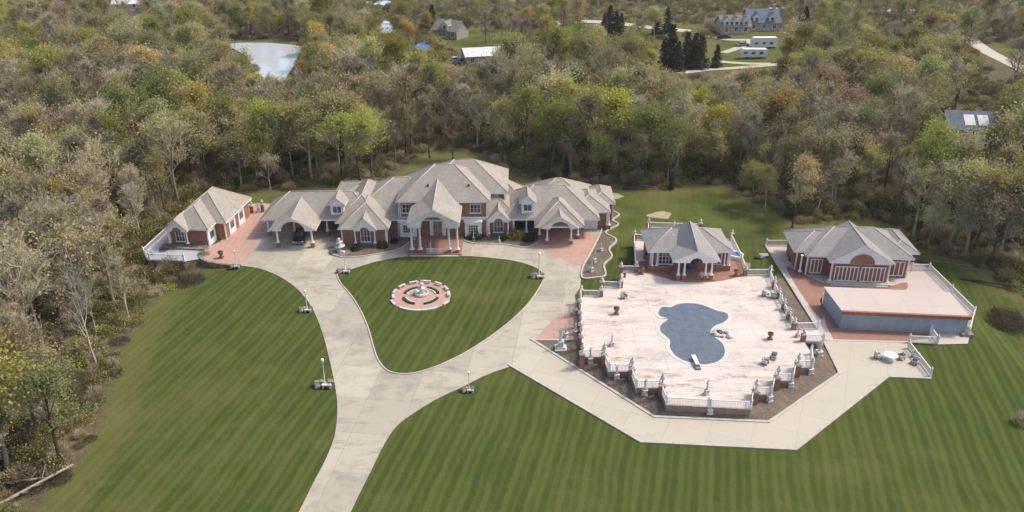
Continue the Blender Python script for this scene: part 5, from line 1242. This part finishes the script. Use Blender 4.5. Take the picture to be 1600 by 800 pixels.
# shrubs: a few single ones, and the undergrowth that nobody could count
BS = [('hedge green', dict(h=1.1, w=.9, nl=900, nt=100, ls=.16)), ('leaf olive', dict(h=2.0, w=1.6, nl=420, nt=420)), ('leaf olive', dict(h=1.9, w=1.5, nl=260, nt=700)), ('leaf spring', dict(h=1.5, w=1.4, nl=520, nt=260)), ('leaf litter twig', dict(h=.8, w=2.0, nl=200, nt=600))]
BM = []
for i, (lm, kw) in enumerate(BS):
    T, D = bush_mesh(300+i, **kw); BM.append((mk_trunk(T, 'bark dark'), mk_mesh('foliage', D, ('leaf litter twig' if i != 2 else 'twig brown', lm))))
COLb = bpy.data.collections.new('undergrowth_sources'); done = set()
for px, py, k, s, lb in [(741, 371, 0, 1.6, 'dark round shrub in front of the white bay window'), (803, 372, 3, 1.2, 'loose green shrub by the arched window wall'), (812, 374, 1, .8, 'olive shrub beside the open porch'), (826, 376, 0, 1.1, 'dark shrub at the porch column'),
    (556, 391, 0, .9, 'dark shrub below the arched garage window, fountain side'), (598, 387, 0, 1.0, 'dark shrub below the arched garage window, portico side'), (616, 379, 0, .8, 'small dark shrub beside the wall corner near the portico'), (785, 376, 0, .7, 'small shrub below the small gable columns'),
    (280, 424, 4, .9, 'twiggy brown shrub below the patio wall'), (245, 430, 1, 1.0, 'olive shrub below the patio corner'), (300, 432, 4, 1.2, 'low brown brush pile at the lawn corner below the patio'), (1575, 490, 4, 1.6, 'brown brush heap on the lawn beyond the terrace railing'), (1586, 497, 4, 1.5, 'low dark brush heap on the far lawn slope'), (1597, 662, 2, .8, 'small dark shrub on the big lawn at the picture edge'),
    (256, 392, 4, .45, 'dark dead shrub standing on the pale patio'), (1240, 408, 0, .9, 'dark shrub by the corner column of the gym building')]:
    x, y = g(px, py); z = .05 if 500 < px < 850 else (0.06 if px in (256,) else tz(x, y))
    r = thing('shrub', lb, 'shrub', (0, 0, 0), 0, 'single shrubs'); r.matrix_basis = Matrix.Translation((x, y, z)) @ Matrix.Rotation(px, 4, 'Z') @ Matrix.Scale(s, 4)
    for nm, me_ in (('stems', BM[k][0]), ('foliage', BM[k][1])):
        o = bpy.data.objects.new(nm, me_); COL.objects.link(o); o.parent = r
        if nm == 'foliage' and k not in done: done.add(k); COLb.objects.link(o)
order = sorted([(o.name, o.data) for o in COLb.objects]); idx = {k: [i for i, q in enumerate(order) if q[1] == BM[k][1]][0] for k in done}
ug = []; y = 50.0
while y < 420:
    sp = 1.6 if y < 150 else (2.2 if y < 200 else 3.6); halfw = .63*(y*math.cos(CP)+CH*math.sin(CP))+6; x = -halfw
    while x < halfw:
        px_, py_ = x+rt.uniform(-.5, .5)*sp, y+rt.uniform(-.5, .5)*sp; x += sp
        L_ = sdist(px_, py_, LAWN) if py_ < 190 else -20
        if L_ > -.9-1.2*rt.random(): continue
        if any(inside(px_, py_, F_) for F_ in FIELDS+FOOT) or inside(px_, py_, patio) or math.hypot(px_+50.6, py_-128) < 8.5: continue
        if rt.random() < .15: continue
        k = rt.choices([1, 2, 3, 4], [3.6, 4, 2.6, 2])[0]; s = rt.uniform(.5, 1.25)*(.8 if L_ > -5 else 1.15)
        u, v, _ = pr(px_, py_, s*1.6)
        if any(inside(u, v, K) for K in KEEP[1:]): continue
        ug.append(((px_, py_, tz(px_, py_)-.1), idx[k], rt.uniform(0, 6.28), (s, s, s*rt.uniform(.7, 1.2)), 0, 0))
    y += sp
scatter('undergrowth', ug, [COLb], 'brown and olive brushwood covering the woodland floor', 'undergrowth')
# fallen logs
lg = [(45, 770, .9, 9, 'pale fallen trunk lying in the brush below the big lawn corner'), (20, 760, .2, 6, 'short pale fallen trunk at the lowest wood corner'), (60, 525, -.2, 6, 'fallen branch in the brush beside the white barked tree'), (1450, 412, -.35, 12, 'dark fallen trunk along the lawn edge beyond the gym building'), (1560, 440, -.4, 10, 'dark fallen trunk at the wood edge beyond the terrace'), (1010, 296, .05, 9, 'dark log pile line behind the rear lawn')]
for px, py, rz, L_, lb in lg:
    x, y = g(px, py); z = tz(x, y); M_ = frame(x, y, rz, z); r = thing('fallen_log', lb, 'log', (x, y, z), rz, 'fallen trunks at the wood edge')
    b = MB(M_); b.tube((-L_/2, 0, .35), (L_/2, 0, .6), .22, .1, 8); b.build('trunk', 'bark grey' if px < 100 else 'bark dark', r, r)
    b = MB(M_)
    for k in range(5): t = -L_/2+L_*(.4+.12*k); b.tube((t, 0, .45), (t+rt.uniform(.3, 1.4), rt.uniform(-1.2, 1.2), rt.uniform(.7, 1.5)), .07, .03, 5)
    b.build('branch', 'bark grey' if px < 100 else 'bark dark', r, r)
# ------------------------------------------------------------------ the air
b = MB(); b.box(-2650, -450, -8, 2650, 4050, 75); hz = b.build('haze', 'sand'); hz.data.materials.clear()
m = bpy.data.materials.new('haze'); m.use_nodes = True; nt = m.node_tree; nt.nodes.clear(); mo = nt.nodes.new('ShaderNodeOutputMaterial'); pv = nt.nodes.new('ShaderNodeVolumePrincipled')
pv.inputs['Color'].default_value = (.92, .90, .86, 1); pv.inputs['Density'].default_value = .00012; pv.inputs['Anisotropy'].default_value = .2; nt.links.new(pv.outputs[0], mo.inputs['Volume']); hz.data.materials.append(m); hz['kind'] = 'stuff'
# ------------------------------------------------------------------ light, sky, camera
w = bpy.data.worlds.new('World'); SC.world = w; w.use_nodes = True; nt = w.node_tree
bg = nt.nodes['Background']; sky = nt.nodes.new('ShaderNodeTexSky'); sky.sky_type = 'NISHITA'; sky.sun_disc = False
SUN_EL, SUN_AZ = R(52), math.atan2(.95, .26)   # azimuth measured from +Y towards +X
sky.sun_elevation = SUN_EL; sky.sun_rotation = SUN_AZ; sky.air_density = .9; sky.dust_density = 3.0; sky.ozone_density = .6
nt.links.new(sky.outputs[0], bg.inputs['Color']); bg.inputs['Strength'].default_value = .15
ld = bpy.data.lights.new('sun', 'SUN'); ld.energy = 1.9; ld.angle = R(7); ld.color = (1, .93, .82)
sun = bpy.data.objects.new('sun', ld); COL.objects.link(sun)
dv_ = Vector((math.sin(SUN_AZ)*math.cos(SUN_EL), math.cos(SUN_AZ)*math.cos(SUN_EL), math.sin(SUN_EL)))
sun.rotation_euler = dv_.to_track_quat('Z', 'Y').to_euler(); sun.location = (60, 60, 120)
cd = bpy.data.cameras.new('camera'); cam = bpy.data.objects.new('camera', cd); COL.objects.link(cam); SC.camera = cam
cam.location = (0, 0, CH); cam.rotation_euler = (math.pi/2-CP, 0, 0); cd.sensor_width = 36; cd.lens = CF/1600*36; cd.clip_end = 6000; cd.clip_start = 1
vs_ = SC.view_settings; vs_.view_transform = 'Standard'; vs_.look = 'None'; vs_.gamma = 1; vs_.exposure = 0.63; vs_.use_curve_mapping = False
